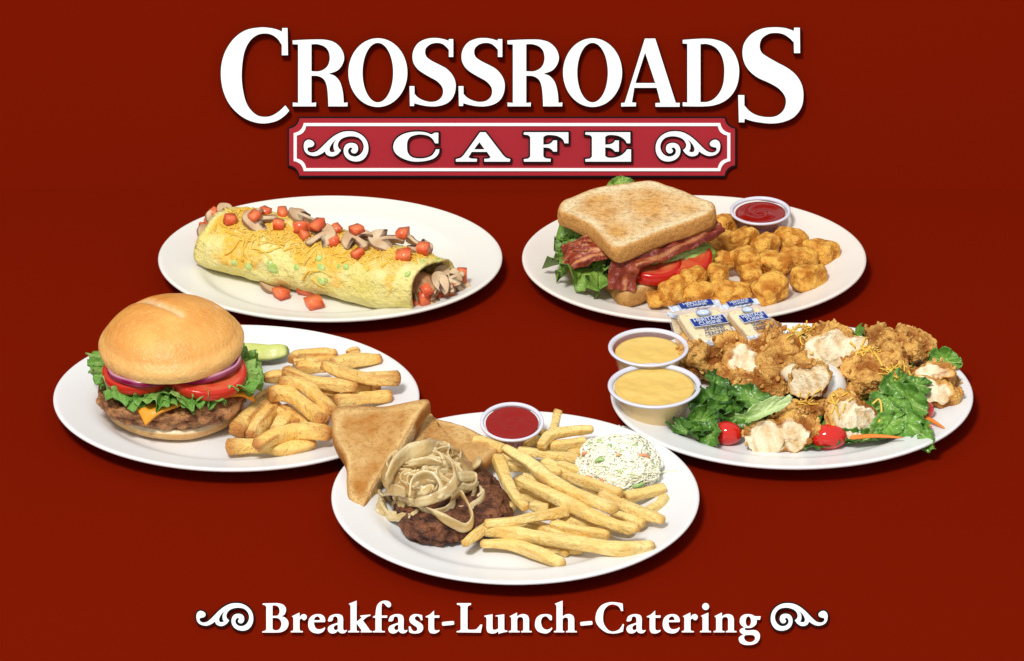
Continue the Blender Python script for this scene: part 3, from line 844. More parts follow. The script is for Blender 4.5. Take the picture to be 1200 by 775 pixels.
# the sandwich: parts from the bottom up
swt = thing('toast_sandwich', 'toasted bread sandwich with bacon, tomato and lettuce spilling out on the left', 'sandwich', P(745, 300, PZ))
def outl(txt, n=5): return spline(txt, n)
top_px = outl("654 242, 662 233, 690 222, 720 216, 752 211, 768 211, 785 217, 808 226, 832 235, 838 240, 837 247, 825 253, 790 266, 757 279, 730 290, 722 291, 714 288, 703 276, 690 264, 668 253, 656 248", 4)
zt = lambda x, y: .96
A_, B_, C__ = P(654, 242, .93), P(765, 211, 1.0), P(722, 290, .90)
ntop = (B_ - A_).cross(C__ - A_).normalized()
pts = to_plane(top_px, A_, ntop)
mb = MB(); bread(mb, pts, .215, 3, toast=(.80, .43, .13), pale=(.96, .80, .48), crust=(.70, .34, .09), side=(.85, .62, .30))
mb.build('top_toast', m_bread, swt, label='square top slice of golden toast'); TOPT = mb.bvh()
# bottom slice straight below, a little forward
down = Vector((.10, -.06, 0))
cm = sum(pts, Vector()) / len(pts)
pb = [Vector((cm.x + (p.x - cm.x) * .93, cm.y + (p.y - cm.y) * .93, 0)) + down + Vector((0, 0, PZ + .235)) for p in pts]
mb = MB(); bread(mb, pb, .2, 8, crust=(.60, .31, .09), toast=(.70, .42, .15)); mb.build('bottom_toast', m_bread, swt); 
BOT = mb.bvh()
def leafcol(seed, dark=(.07, .17, .018), light=(.34, .52, .09), rib=(.50, .60, .22)):
    def f(t, a, w2):
        c = mixc(light, dark, sstep(.25, 1, t) * .7 + .25 * w2 * .5)
        if abs(sin(a * 4 + seed)) < .10 * (1 - t): c = mixc(c, rib, .7)
        return mixc(c, rib, (1 - sstep(0, .35, t)) * .5)
    return f
for (c, r, rx, ry, nf, sd, fr_, lab) in ((P(700, 312, .36), rote(.12, -.22, 2.9), .58, .50, 12, 2, .11, 'curly pale lettuce leaf drooping on the left'), (P(718, 285, .50), rote(0, -.1, 2.4), .64, .57, 13, 5, .10, None),
                                (P(745, 262, .66), rote(.1, .05, 1.4), .70, .52, 6, 9, .09, None)):
    mb = MB(); leaf(mb, c, r, rx, ry, frill=fr_, nf=nf, curl=-.05, seed=sd, colf=leafcol(sd), edgecut=.22)
    mb.build('lettuce_leaf', m_leaf, swt, label=lab)
mb = MB(); leaf(mb, P(796, 300, .52), rote(.75, .0, .45), .52, .30, frill=.04, nf=3, curl=-.05, seed=4, colf=leafcol(4, (.16, .30, .03), (.36, .52, .12)))
mb.build('lettuce_leaf', m_leaf, swt, label='smooth green leaf folded over the tomato slice')
def tomslice(mb, c, n, r, th, seed=0, flesh=(.60, .05, .02), skin=(.52, .014, .006)):
    F = frame_from(n, seed); ol = ellipse(0, 0, r, r * .96, 72)
    def colf(x, y, k, h, kind, p):
        if kind != 'face' or k > .95: return skin
        a = math.atan2(y, x); 
        if .35 < k < .8: return mixc(flesh, (.74, .20, .07), .55 * (abs(sin(a * 2.5 + seed)) ** .6) + .4 * nz(p, 9, seed))
        return mixc(flesh, (.72, .14, .07), .5 + nz(p, 5, seed))
    slab(mb, ol, F.col[2], th, Vector(c), F.col[0], F.col[1], lambda x, y, h, kind, p: F.col[2] * (.03 * nz(p, 1.2, seed)), colf, edge=.03)
for (c, n, r, sd) in ((P(792, 309, .34), Vector((.05, -.12, 1)), .44, 1), (P(765, 318, .34), Vector((0, -.05, 1)), .36, 2)):
    mb = MB(); tomslice(mb, c, n, r, .155, sd); mb.build('tomato_slice', m_tomato, swt)
def bacon(mb, path, w, seed=0, amp=.035, up=Vector((0, 0, 1)), dark=0):
    """wavy strip: lean and fat in long streaks"""
    path = crom(path, 12); m = len(path)
    L = 0; vs = []; cs = []; fs = []; NWW = 14
    for i in range(m):
        t = (path[min(i + 1, m - 1)] - path[max(i - 1, 0)]).normalized()
        u = up[i * (len(up) - 1) // (m - 1)] if isinstance(up, list) else up
        s = t.cross(u).normalized(); n = s.cross(t)
        if i: L += (path[i] - path[i - 1]).length
        for side in (1, -1):
            for j in range(NWW + 1):
                x = -1 + 2 * j / NWW
                wx = x * w * (1 + .13 * nz((L * 5, side * 0 + (1 if x > 0 else 3), seed), 1))
                z = amp * sin(L * 17 + seed + 1.2 * x) * (.4 + .6 * x * x) + .04 * nz((L * 5, x * 2, seed), 1.5)
                p = path[i] + s * wx + n * (z + side * .014 * (1 - x ** 6 * .8))
                vs.append(p)
                st = nz((L * 1.3, x * 3.4, seed), 1, 3) + .3 * nz((L * 9, x * 9, seed), 1)
                c = mixc((.16, .014, .007), (.40, .06, .016), .5 + st)
                if st > .14: c = mixc(c, (.62, .25, .09), min(1, (st - .16) * 6))
                if abs(x) > .88: c = mixc(c, (.28, .06, .02), .6)
                cs.append(mixc(c, (.16, .02, .012), dark))
    W2 = 2 * (NWW + 1)
    for i in range(m - 1):
        a = i * W2; b = a + W2
        for j in range(NWW):
            fs.append((a + j, a + j + 1, b + j + 1, b + j))
            o = NWW + 1; fs.append((a + o + j, b + o + j, b + o + j + 1, a + o + j + 1))
        o = NWW + 1
        fs.append((a, b, b + o, a + o)); fs.append((a + NWW, a + o + NWW, b + o + NWW, b + NWW))
    for a in (0, (m - 1) * W2):
        o = NWW + 1
        for j in range(NWW): fs.append((a + j, a + j + 1, a + o + j + 1, a + o + j))
    mb.add(vs, fs, cs)
up1 = Vector((-.1, -.7, .75))
mb = MB(); bacon(mb, [P(742, 283, .66), P(712, 292, .66), P(690, 294, .66), P(675, 302, .58), P(662, 314, .46)], .15, 1, .035, Vector((-.35, -.55, .8)))
mb.build('bacon_strip', m_bacon, swt, label='dark curled bacon end over the drooping lettuce')
mb = MB(); bacon(mb, [P(700, 284, .72), P(686, 286, .70), P(670, 290, .62), P(660, 297, .52)], .11, 5, .03, Vector((-.4, -.4, .8)), .3)
mb.build('bacon_strip', m_bacon, swt)
mb = MB(); bacon(mb, [P(760, 292, .66), P(742, 303, .66), P(733, 313, .60), P(729, 326, .46), P(727, 340, .32)], .17, 2, .022, Vector((.12, -1, .45)))
mb.build('bacon_strip', m_bacon, swt, label='broad bacon end hanging down over the front corner of the lower slice')
mb = MB(); bacon(mb, [P(735, 304, .66), P(765, 296, .68), P(795, 284, .70), P(822, 272, .72), P(842, 262, .74)], .14, 3, .03, Vector((.2, -.55, .8)), .25)
mb.build('bacon_strip', m_bacon, swt)
mb = MB(); leaf(mb, P(727, 221, .86), rote(.9, 0, .3), .17, .15, frill=.04, nf=4, curl=.03, seed=12, colf=leafcol(12), nr=8, na=60)
mb.build('lettuce_leaf', m_leaf, swt, label='tip of lettuce peeping out behind the top slice')
for t in (TOPT, BOT): SUP.append(t)

# ---------------------------------------------------------------- potato tots
def totcol(d, p, q):
    return mixc((.54, .18, .014), (.93, .49, .085), .5 + q * 2.6)
tots = [(848, 266, 20, 18, .5, .16), (841, 285, 21, 18, -.3, .16), (870, 281, 23, 17, .4, .20), (896, 289, 22, 17, .6, .19), (927, 281, 23, 16, -.2, .17), (962, 297, 24, 21, -.4, .17), (936, 302, 26, 15, -.1, .22),
        (908, 310, 26, 17, -.6, .26), (874, 306, 20, 19, 1.3, .28), (880, 324, 20, 17, 1.1, .20), (848, 306, 17, 14, .1, .25), (834, 321, 24, 17, -.5, .24), (856, 343, 27, 17, 0, .19), (903, 339, 24, 21, .5, .21), (948, 326, 25, 20, .4, .20),
        (794, 338, 26, 20, .4, .24), (816, 343, 22, 19, -.5, .20), (774, 350, 18, 13, .2, .17), (812, 325, 20, 14, .6, .34)]
lst = []
for i, (px, py, a, b, rz, z) in enumerate(tots):
    mb = MB(); z = z + .03
    L_x, L_r = a * .0090, b * .0079
    blob(mb, P(px, py, z), (L_x, L_r, L_r * .95), rote(.25 * sin(i * 2.1), .18 * sin(i * 3.3), rz * 1.4 + .2 * sin(i)), .042, 8.5, i * 3.7, 5, 3.6, totcol, 5)
    o = mb.build('potato_tot', m_tot, cat='potato tot', group='fried potato tots beside the sandwich'); lst.append((o, px, py)); SUP.append(mb.bvh())
rank(lst, 'golden fried potato tot beside the sandwich, {} counted from the left')

# ---------------------------------------------------------------- portion cups
def cup(px, py, r, h, rb, content, drop, cupname, label, cat, tilt=0, extra=None, zrim=None):
    """clear cup: rim centre seen at px, py"""
    z1 = zrim
    top = P(px, py, z1); z0 = z1 - h
    t = thing(cupname, label, cat, Vector((top.x, top.y, z0)))
    T = Matrix.Translation(Vector((top.x, top.y, z0))) @ Matrix.Rotation(tilt, 4, 'X') @ Matrix.Translation(-Vector((top.x, top.y, z0)))
    def add(prof, name, m, par, n=72, wob=None):
        mb = MB(); lathe(mb, prof, Vector((top.x, top.y, z0)), 1, 1, n, wob=wob)
        mb.v = [T @ v for v in mb.v]; SUP.append(mb.bvh())
        return mb.build(name, m, par)
    k = lambda zz: rb + (r * .93 - rb) * (zz / h) ** .9
    wall = [(0, .0), (rb * .9, 0), (rb, .012)] + [(k(h * q / 8), h * q / 8) for q in range(1, 8)] + [(r * .925, h * .93)]
    wall_in = [(a - .012, max(b, .012)) for a, b in wall[::-1] if a > .1] + [(0, .012)]
    add(wall + wall_in, 'cup_wall', m_cup, t)
    rim = [(r * .925, h * .915), (r * .935, h * .97), (r * .96, h - .008), (r, h - .006), (r + .012, h - .016), (r + .012, h + .004), (r * .99, h + .012), (r * .945, h + .008), (r * .91, h * .965), (r * .908, h * .915), (r * .925, h * .915)]
    add(rim, 'cup_rim', m_cuprim, t)
    hh = h - drop
    def swirl(rr, zz, a):
        if zz < hh - .005: return 0
        q = rr / r
        return .009 * sin(9 * q + a) * (1 - q) * min(1, q * 4) + (.012 if q > .86 else 0)
    body = [(0, hh)] + [(k(hh) * q / 14 * .955, hh) for q in range(1, 14)] + [(k(hh) - .02, hh + .003)] + [(k(h * q / 8) - .016, h * q / 8) for q in range(7, 0, -1) if h * q / 8 < hh - .01] + [(rb - .02, .018), (0, .018)]
    add(body, 'filling', content, t, wob=swirl)
    return t
cup(891, 247, .352, .29, .235, m_ketch, .035, 'ketchup_cup', 'small clear cup of ketchup behind the potato tots', 'sauce cup', zrim=.40)
# ================================================================ the burger
m_bun = mat('glossy_baked_bun', None, rough=.30, spec=.5, bump=[(5, .03, 5), (30, .010, 4)], mottle=[(2.6, 6, .50, .76, (.66, .27, .06), .45), (24, 4, .56, .72, (.93, .64, .30), .35)])
m_patty = mat('grilled_beef', None, rough=.42, spec=.5, sss=.0, bump=[(16, .07, 5), (40, .02, 3)], mottle=[(15, 5, .5, .7, (.06, .02, .012), .7), (22, 4, .58, .72, (.46, .20, .10), .6)])
m_cheese = mat('orange_cheese_slice', (.86, .36, .03), rough=.32, spec=.4, bump=[(4, .02, 2)])
m_onion_r = mat('red_onion', None, rough=.2, spec=.5, sss=.2, sssr=(1, .3, .6), sscale=.05)
m_kale = mat('curly_green_lettuce', None, rough=.4, spec=.4, bump=[(12, .05, 3)])
BC = P(205, 481, .1); BC.z = 0
but = thing('hamburger', 'hamburger with glossy split bun, curly lettuce, tomato, red onion and orange cheese', 'hamburger', BC + Vector((0, 0, PZ)))
def bc(dx=0, dy=0, z=0): return BC + Vector((dx, dy, z))
# bottom bun
mb = MB()
pr = [(0, .0), (.55, 0), (.68, .012), (.76, .05), (.80, .10), (.80, .15), (.775, .185), (.6, .19), (0, .19)]
prs = []
for i in range(len(pr) - 1):
    for k in range(4): t = k / 4; prs.append((pr[i][0] * (1 - t) + pr[i + 1][0] * t, pr[i][1] * (1 - t) + pr[i + 1][1] * t))
prs.append(pr[-1])
lathe(mb, prs, bc(0, 0, PZ + .005), 1, 1, 120, colf=lambda r, z, a: mixc(mixc((.60, .31, .09), (.74, .46, .18), .5 + nz((cos(a) * 3, sin(a) * 3, z * 20), 1)), (.90, .76, .50), sstep(.13, .17, z)), wob=lambda r, z, a: .02 * nz((cos(a), sin(a), z), 2, 4) * r)
mb.build('bottom_bun', m_bun, but)
# patty
mb = MB()
def pcol(u, p, q): return mixc((.20, .065, .02), (.66, .30, .11), .5 + q * 2.4)
blob(mb, bc(-.02, 0, .40), (.85, .84, .155), None, .085, 7, 5, 6, 3.0, pcol, 6)
mb.build('beef_patty', m_patty, but); PT = mb.bvh()
# cheese slice: a square whose corners melt down over the rim
mb = MB(); n = 40; vs = []
for i in range(n + 1):
    for j in range(n + 1):
        x = (i / n - .5) * 1.24; y = (j / n - .5) * 1.24
        a = radians(24); X = x * cos(a) - y * sin(a); Y = x * sin(a) + y * cos(a)
        r = sqrt(X * X + Y * Y); z = .575
        if r > .76: z -= (r - .76) * 1.25; k = (.76 + (r - .76) * .60) / r; k *= 1.15; X *= k; Y *= k
        elif r > .6: k = 1 + .15 * (r - .6) / .16; X *= k; Y *= k
        vs.append(bc(X + .04, Y - .03, z + .012 * nz((X, Y, 0), 4)))
N1 = len(vs); vs2 = [v - Vector((0, 0, .035)) for v in vs]; fs = []
for i in range(n):
    for j in range(n):
        a = i * (n + 1) + j; fs.append((a, a + 1, a + n + 2, a + n + 1)); fs.append((N1 + a, N1 + a + n + 1, N1 + a + n + 2, N1 + a + 1))
for k in range(n):
    for (a, b) in ((k, k + 1), (n * (n + 1) + k, n * (n + 1) + k + 1), (k * (n + 1), (k + 1) * (n + 1)), (k * (n + 1) + n, (k + 1) * (n + 1) + n)):
        fs.append((a, b, N1 + b, N1 + a))
mb.add(vs + vs2, fs); mb.build('cheese_slice', m_cheese, but)
# lettuce: two ruffled rings
def kcol(sd):
    def f(t, a, w2):
        c = mixc((.32, .52, .10), (.09, .27, .035), sstep(.5, .95, t) * .75)
        return mixc(c, (.36, .52, .14), max(0, w2) * .35 + .4 * max(0, nz((cos(a) * 9, sin(a) * 9, t * 5), 1)))
    return f
for (dx, dy, z, rx, ry, sd, nf, fr_) in ((.0, .03, .665, .97, .88, 3, 17, .075), (.03, .02, .69, .93, .82, 8, 19, .065), (.12, .10, .70, .98, .80, 15, 15, .07)):
    mb = MB(); leaf(mb, bc(dx, dy, z), rote(0, 0, sd), rx, ry, frill=fr_, nf=nf, curl=-.02, seed=sd, colf=kcol(sd), nr=18, na=420, edgecut=.16, thick=.014)
    mb.build('lettuce_leaf', m_kale, but)
# two tomato slices and red onion
for (px, cy, r, z, nn, sd) in ((166, 439, .455, .70, Vector((-.10, -.08, 1)), 1), (239, 441, .50, .71, Vector((.10, -.14, 1)), 2)):
    mb = MB(); c = P(px, cy, z)
    tomslice(mb, c, nn, r, .135, sd, skin=(.56, .028, .012)); mb.build('tomato_slice', m_tomato, but)
for (px, py, r, z, tz, sd) in ((172, 430, .44, .835, .02, 1), (234, 425, .46, .85, .10, 2)):
    c = P(px, py, z)
    for k in range(5):
        rr = r * (1 - k * .12); mb = MB()
        path = [c + Vector((rr * cos(a), rr * sin(a) * .95, tz * rr * cos(a) + .008 * sin(a * 5 + k) + k * .004)) for a in [2 * pi * q / 64 for q in range(64)]]
        sweep(mb, path, .020, .040, ns=8, power=3, closed=True, colf=lambda t, a, p: mixc((.24, .004, .055), (.80, .45, .60), sstep(.2, .95, sin(a)) * .55 + .3 * nz(p, 6)))
        mb.build('onion_ring', m_onion_r, but)
# top bun
mb = MB(); H = .55; R = .815
TB = P(201.5, 409, .90)
vs0, fs0 = ico(6); vs = []; cs = []
tilt = rote(.02, -.06, 0)
# score mark across the crown: from the middle to the right of the dome
for u in vs0:
    x, y, z = u
    if z >= 0:
        rr = sqrt(x * x + y * y); zz = (max(0, z) ** .86) * H; k = 1 + .04 * sin(min(1, z * 3) * pi)
        q = Vector((x * R * k, y * R * k, zz))
    else:
        q = Vector((x * R, y * R, z * .085)); 
        if z < -.35: q.z = -.03
    q += u * (.012 * fbm(u, 2.3, 5, 3))
    # crease
    a0 = Vector((-.36, .40)); a1 = Vector((.16, -.17)); p2 = Vector((q.x, q.y)); ab = a1 - a0
    t = max(0, min(1, (p2 - a0).dot(ab) / ab.dot(ab))); d = (p2 - a0 - ab * t).length + .02 * nz(q, 9)
    m1 = (1 - sstep(.0, .11 * (1 - .3 * t), d)) * (z > 0)
    b0 = Vector((.35, .50)); b1 = Vector((.56, .22)); bb = b1 - b0
    t2 = max(0, min(1, (p2 - b0).dot(bb) / bb.dot(bb))); d2 = (p2 - b0 - bb * t2).length + .02 * nz(q, 9, 3)
    m2 = (1 - sstep(.0, .07, d2)) * (z > 0) * .6
    mm = max(m1, m2)
    q -= u * (.035 * mm) 
    base = mixc((.74, .29, .05), (.86, .44, .11), .5 + fbm(u, 1.5, 2, 3) * 1.4)
    base = mixc((.92, .58, .20), base, sstep(-.05, .55, z))          # paler towards the rim
    base = mixc(base, (.88, .66, .36), mm * (.75 + .5 * nz(q, 14)))
    if z < -.1: base = (.90, .76, .50)
    vs.append(TB + tilt @ q); cs.append(base)
mb.add(vs, fs0, cs); mb.build('top_bun', m_bun, but, label='domed glossy top bun with a pale split'); SUP.append(mb.bvh())

# ---------------------------------------------------------------- pickle spear
m_pick = mat('pickle_spear', None, rough=.18, spec=.5, sss=.25, sssr=(.6, 1, .2), sscale=.08, bump=[(8, .03, 3)])
mb = MB()
sweep(mb, crom([P(262, 414, .20), P(290, 414, .22), P(315, 414, .22), P(338, 411, .24)], 10), .15, .115, ns=22, power=1.5,
      taper=lambda t: 1 - .45 * t ** 4, endround=.7, nzamp=.03, nzf=4,
      colf=lambda t, a, p: mixc(mixc((.12, .19, .015), (.06, .11, .01), .5 + nz(p, 7)), mixc((.60, .66, .18), (.72, .74, .30), .5 + nz(p, 5) + .4 * sin(a * 3)), sstep(-.55, -.1, sin(a)) * (1 - sstep(.93, 1, t))))
mb.build('pickle_spear', m_pick, label='green pickle spear lying behind the burger bun', cat='pickle'); SUP.append(mb.bvh())

# ---------------------------------------------------------------- fries
m_fryb = mat('seasoned_thick_fry', None, rough=.42, spec=.35, sss=.12, sssr=(1, .6, .25), sscale=.05, bump=[(10, .05, 4), (34, .014, 3)],
             mottle=[(5, 5, .5, .72, (.80, .40, .08), .55), (18, 4, .58, .72, (.50, .17, .03), .55)], speck=(17, .13, (.10, .04, .015)))
m_fry = mat('golden_straight_fry', None, rough=.40, spec=.35, sss=.15, sssr=(1, .65, .25), sscale=.05, bump=[(9, .04, 4), (34, .014, 3)],
            mottle=[(5, 5, .52, .74, (.74, .44, .10), .65), (15, 4, .56, .72, (.60, .28, .05), .55)])
def fry(cv, pts, w, z, m, name, cols, endc, seed, sag=0, flat=.9, endw=.15, zs=None):
    """pts in a zoomed crop's pixels; cv = (origin x, origin y, scale); w = apparent width there"""
    ox, oy, s = cv; q = []
    for i, (x, y) in enumerate(pts):
        zz = zs[i] if zs else z
        q.append(P(x / s + ox, y / s + oy, zz))
    half = w / s / 100 * .43
    r = random.Random(seed)
    tw = r.uniform(-.35, .35)
    path = crom(q, max(4, int(40 / (len(q) - 1))))
    def col(t, a, p):
        c = mixc(cols[0], cols[1], .5 + .9 * fbm(p, 3, seed, 3))
        e = 1 - sstep(0, endw * (1 + .5 * nz((seed, 1, 1), 3)), min(t * (1.3 if seed % 3 else .8), (1 - t) * (1.3 if seed % 2 else .8)))
        e = max(e, .95 * sstep(.45, 1, abs(sin(a * 2))) * sstep(-.1, .35, nz(p, 2.6, seed)))
        return mixc(c, endc, e * .8)
    mb = MB()
    sweep(mb, path, half, half * flat, ns=20, power=5, colf=col, nzamp=half * .30, nzf=2.6, seed=seed, taper=lambda t: 1 + .09 * sin(t * 7 + seed) - .22 * sstep(.75, 1, t if seed % 2 else 1 - t), twist=lambda t: tw * (t - .5) * 2 + r_tw(seed), endround=.14)
    SUP.append(mb.bvh())
    return mb.build(name, m, cat='french fry')
def r_tw(seed): return .25 * sin(seed * 1.7)
CB = (250, 370, 4.08)
colsB = ((.91, .54, .12), (.97, .71, .27)); endB = (.42, .11, .014)
FB = [  # points, width, height
    ([(375, 215), (400, 190), (480, 185), (592, 178)], 52, .24), ([(640, 182), (694, 165)], 42, .24), ([(560, 235), (680, 215), (805, 205)], 75, .28), ([(395, 245), (470, 248), (540, 245)], 62, .30),
    ([(380, 225), (440, 218)], 38, .30), ([(525, 232), (610, 268), (740, 300), (895, 298)], 70, .44), ([(340, 265), (440, 305), (570, 330), (690, 342)], 66, .42), ([(240, 300), (350, 288)], 60, .26),
    ([(500, 372), (600, 388)], 44, .22), ([(660, 335), (765, 348)], 52, .24), ([(575, 412), (700, 395), (855, 382)], 68, .27), ([(200, 430), (225, 385), (310, 345)], 36, .24),
    ([(110, 555), (165, 490), (268, 410)], 86, .27), ([(175, 575), (230, 510), (290, 430)], 80, .24), ([(290, 560), (350, 490), (390, 470)], 78, .24), ([(395, 500), (480, 510)], 56, .18),
    ([(310, 330), (420, 325), (500, 390), (575, 465)], 72, .48), ([(265, 382), (350, 375), (440, 435), (532, 512)], 82, .42), ([(60, 630), (200, 622), (350, 635), (490, 610)], 78, .21), ([(200, 625), (300, 575), (430, 552), (570, 568)], 84, .36),
    ([(420, 300), (520, 350), (600, 372)], 60, .30), ([(250, 395), (330, 470), (400, 520)], 60, .22), ([(600, 300), (700, 335), (800, 350)], 56, .24), ([(430, 235), (520, 215), (600, 215)], 52, .20), ([(330, 445), (420, 500), (500, 540)], 60, .22)]
lst = []
for i, (pts, w, z) in enumerate(FB):
    o = fry(CB, pts, w, z, m_fryb, 'thick_fry', colsB, endB, i + 3); o['group'] = 'thick seasoned fries beside the burger'
    cx = sum(p[0] for p in pts) / len(pts); lst.append((o, cx, 0))
rank(lst, 'thick seasoned fry beside the burger, {} from the left by its middle')
# ================================================================ front plate
CA = (370, 450, 3.228); CBB = (580, 450, 3.228)
def A2(x, y, z): return P(x / 3.228 + 370, y / 3.228 + 450, z)
m_steak = mat('chopped_steak', None, rough=.38, spec=.5, bump=[(12, .09, 5), (35, .02, 3)], mottle=[(14, 5, .5, .7, (.035, .012, .008), .7), (20, 4, .60, .74, (.28, .12, .07), .6)])
mb = MB()
blob(mb, P(527, 588, .24), (.63, .74, .19), rotz(.2), .12, 2.6, 4, 6, 2.8, lambda u, p, q: mixc((.06, .017, .008), (.33, .12, .05), .45 + 1.6 * fbm(p, 8, 2, 3)), 6)
for _k, _v in enumerate(mb.v):
    _c = P(527, 588, .24); mb.v[_k] = _v + (_v - _c).normalized() * (.17 * (.25 - abs(fbm(_v, 6.5, 7, 3))))
mb.build('steak_patty', m_steak, label='dark browned chopped steak patty under the fried onions', cat='steak patty'); STT = mb.bvh(); SUP.append(STT)
# toast triangles
def tri_toast(pxs, za, zb, zc, ia, ib, ic, thick, seed, label, cut, hot):
    pl = spline(pxs, 5)
    A, B, C = P(*ia, za), P(*ib, zb), P(*ic, zc)
    n = (B - A).cross(C - A).normalized()
    if n.z < 0: n = -n
    mb = MB(); pts = to_plane(pl, A, n); c, nn = bread(mb, pts, thick, seed, toast=(.52, .22, .045), pale=(.84, .58, .24), crust=(.40, .14, .028), side=(.86, .64, .32), cutface=cut, hot=hot)
    o = mb.build('toast_triangle', m_bread, label=label, cat='toast', group='toast triangles'); SUP.append(mb.bvh()); return o
tri_toast("388 484!, 391 479, 400 475, 425 474, 452 475, 480 470, 500 467, 504 470!, 493 485, 478 512, 462 538, 448 556, 436 574, 428 592!, 421 603, 411 596, 407 580, 406 560, 405 546, 403 537, 397 525, 389 508", .62, .72, .16,
          (388, 484), (504, 470), (421, 603), .19, 11, 'golden toast triangle leaning on the left of the patty, point down over the rim', lambda x, y: x > .0 and y < .3, 1.0)
tri_toast("500 478!, 509 489, 530 494, 552 502, 572 512, 590 522!, 560 548, 520 560!, 480 545, 485 510", .42, .36, .30, (500, 478), (590, 522), (520, 560), .13, 13, 'second toast triangle mostly hidden under the fried onions', lambda x, y: y > 0, .8)
# onions: a heap of soft strands
m_on = mat('fried_onion', None, rough=.12, spec=.7, sss=0, sssr=(1, .7, .3), sscale=.03, alpha=.74, bump=[(6, .03, 3)])
mound = MB(); blob(mound, A2(425, 345, .48), (.52, .62, .22), None, .05, 3, 2, 4)
MT = mound.bvh()
ont = thing('fried_onions', 'heap of soft translucent fried onion strips piled on the steak patty', 'fried onions', A2(415, 400, .40))
def onion(pts, w, lift, seed, brown=.3, squash=1.0):
    q = []
    for i, (x, y) in enumerate(pts):
        px, py = x / 3.228 + 370, y / 3.228 + 450
        p, n = hit(px, py, [MT, STT]); 
        l = lift[i] if isinstance(lift, (list, tuple)) else lift
        q.append(P(px, py, max(.15, p.z + l)))
    path = crom(q, 9); w = w / 3.228 / 100 * .5
    mb = MB()
    def col(t, a, p):
        c = mixc((.93, .80, .47), (.74, .50, .18), .36 + 1.8 * fbm(p, 2.5, seed, 3))
        if abs(sin(a)) > .75: c = mixc(c, (.90, .80, .52), .5)
        b = fbm(p, 3.2, seed + 4, 3)
        return mixc(c, (.36, .15, .035), max(0, b * 3 - .35) * brown * 1.6)
    # strips are taller than thick: face towards the viewer
    col0 = col
    def col(t, a, p, col0=col0): c = col0(t, a, p); return mixc(c, (.70, .45, .14), .55 * max(0, sin(a * 7)))
    sweep(mb, path, w * .42 * squash, w * 1.2, ns=28, power=2.6, colf=col, nzamp=.03, nzf=4, seed=seed, taper=lambda t: .85 + .2 * sin(t * 6 + seed), twist=lambda t: .5 * sin(seed) + 1.2 * (t - .5) * sin(seed * 2.3), endround=.8)
    mb.build('onion_strip', m_on, ont)
r = random.Random(31)
mound.c = [mixc((.66, .46, .19), (.42, .22, .06), .5 + fbm(v, 5, 2, 3) * 1.6) for v in mound.v]
mound.build('onion_heap', m_on, ont)
for i in range(60):
    cx, cy = r.gauss(435, 100), r.gauss(325, 78)
    if ((cx - 425) / 185) ** 2 + ((cy - 350) / 150) ** 2 > 1: cx, cy = 425 + (cx - 425) * .5, 350 + (cy - 350) * .5
    R = r.uniform(40, 90); a0 = r.uniform(0, 2 * pi); sw = r.uniform(1.2, 3.2)
    pts = [(cx + R * cos(a0 + sw * k / 5), cy + R * .65 * sin(a0 + sw * k / 5)) for k in range(6)]
    onion(pts, r.uniform(22, 34), r.uniform(-.02, .03), i + 50, .5)
big = [([(268, 365), (300, 305), (350, 262), (430, 238), (520, 245), (590, 275), (606, 312)], 46, .12, 1, .15), ([(245, 490), (250, 425), (300, 400), (340, 412)], 34, .07, 2, .2),
       ([(290, 462), (400, 445), (478, 420), (525, 370), (520, 310), (490, 278)], 32, [.08, .1, .12, .16, .16, .12], 3, .5), ([(262, 430), (258, 470), (286, 508)], 34, .05, 4, .2),
       ([(356, 430), (362, 375), (400, 345), (450, 350), (480, 392), (462, 432)], 36, .14, 5, .9), ([(415, 468), (480, 505), (562, 545), (592, 505), (572, 450), (545, 412), (512, 440)], 32, .07, 6, .5),
       ([(538, 352), (600, 350), (598, 388), (545, 388)], 32, .08, 7, .1), ([(395, 218), (470, 205), (505, 220)], 34, .07, 8, .9), ([(505, 205), (570, 208), (612, 245)], 42, .08, 9, .1),
       ([(350, 300), (420, 290), (480, 300)], 30, .12, 10, .1), ([(270, 340), (290, 300), (330, 280)], 32, .1, 11, .1), ([(620, 230), (640, 260), (625, 285)], 26, .05, 12, .8), ([(400, 410), (440, 395), (430, 440)], 26, .1, 13, .9)]
for (pts, w, l, sd, br) in big: onion(pts, w * 1.1, l, sd, br)

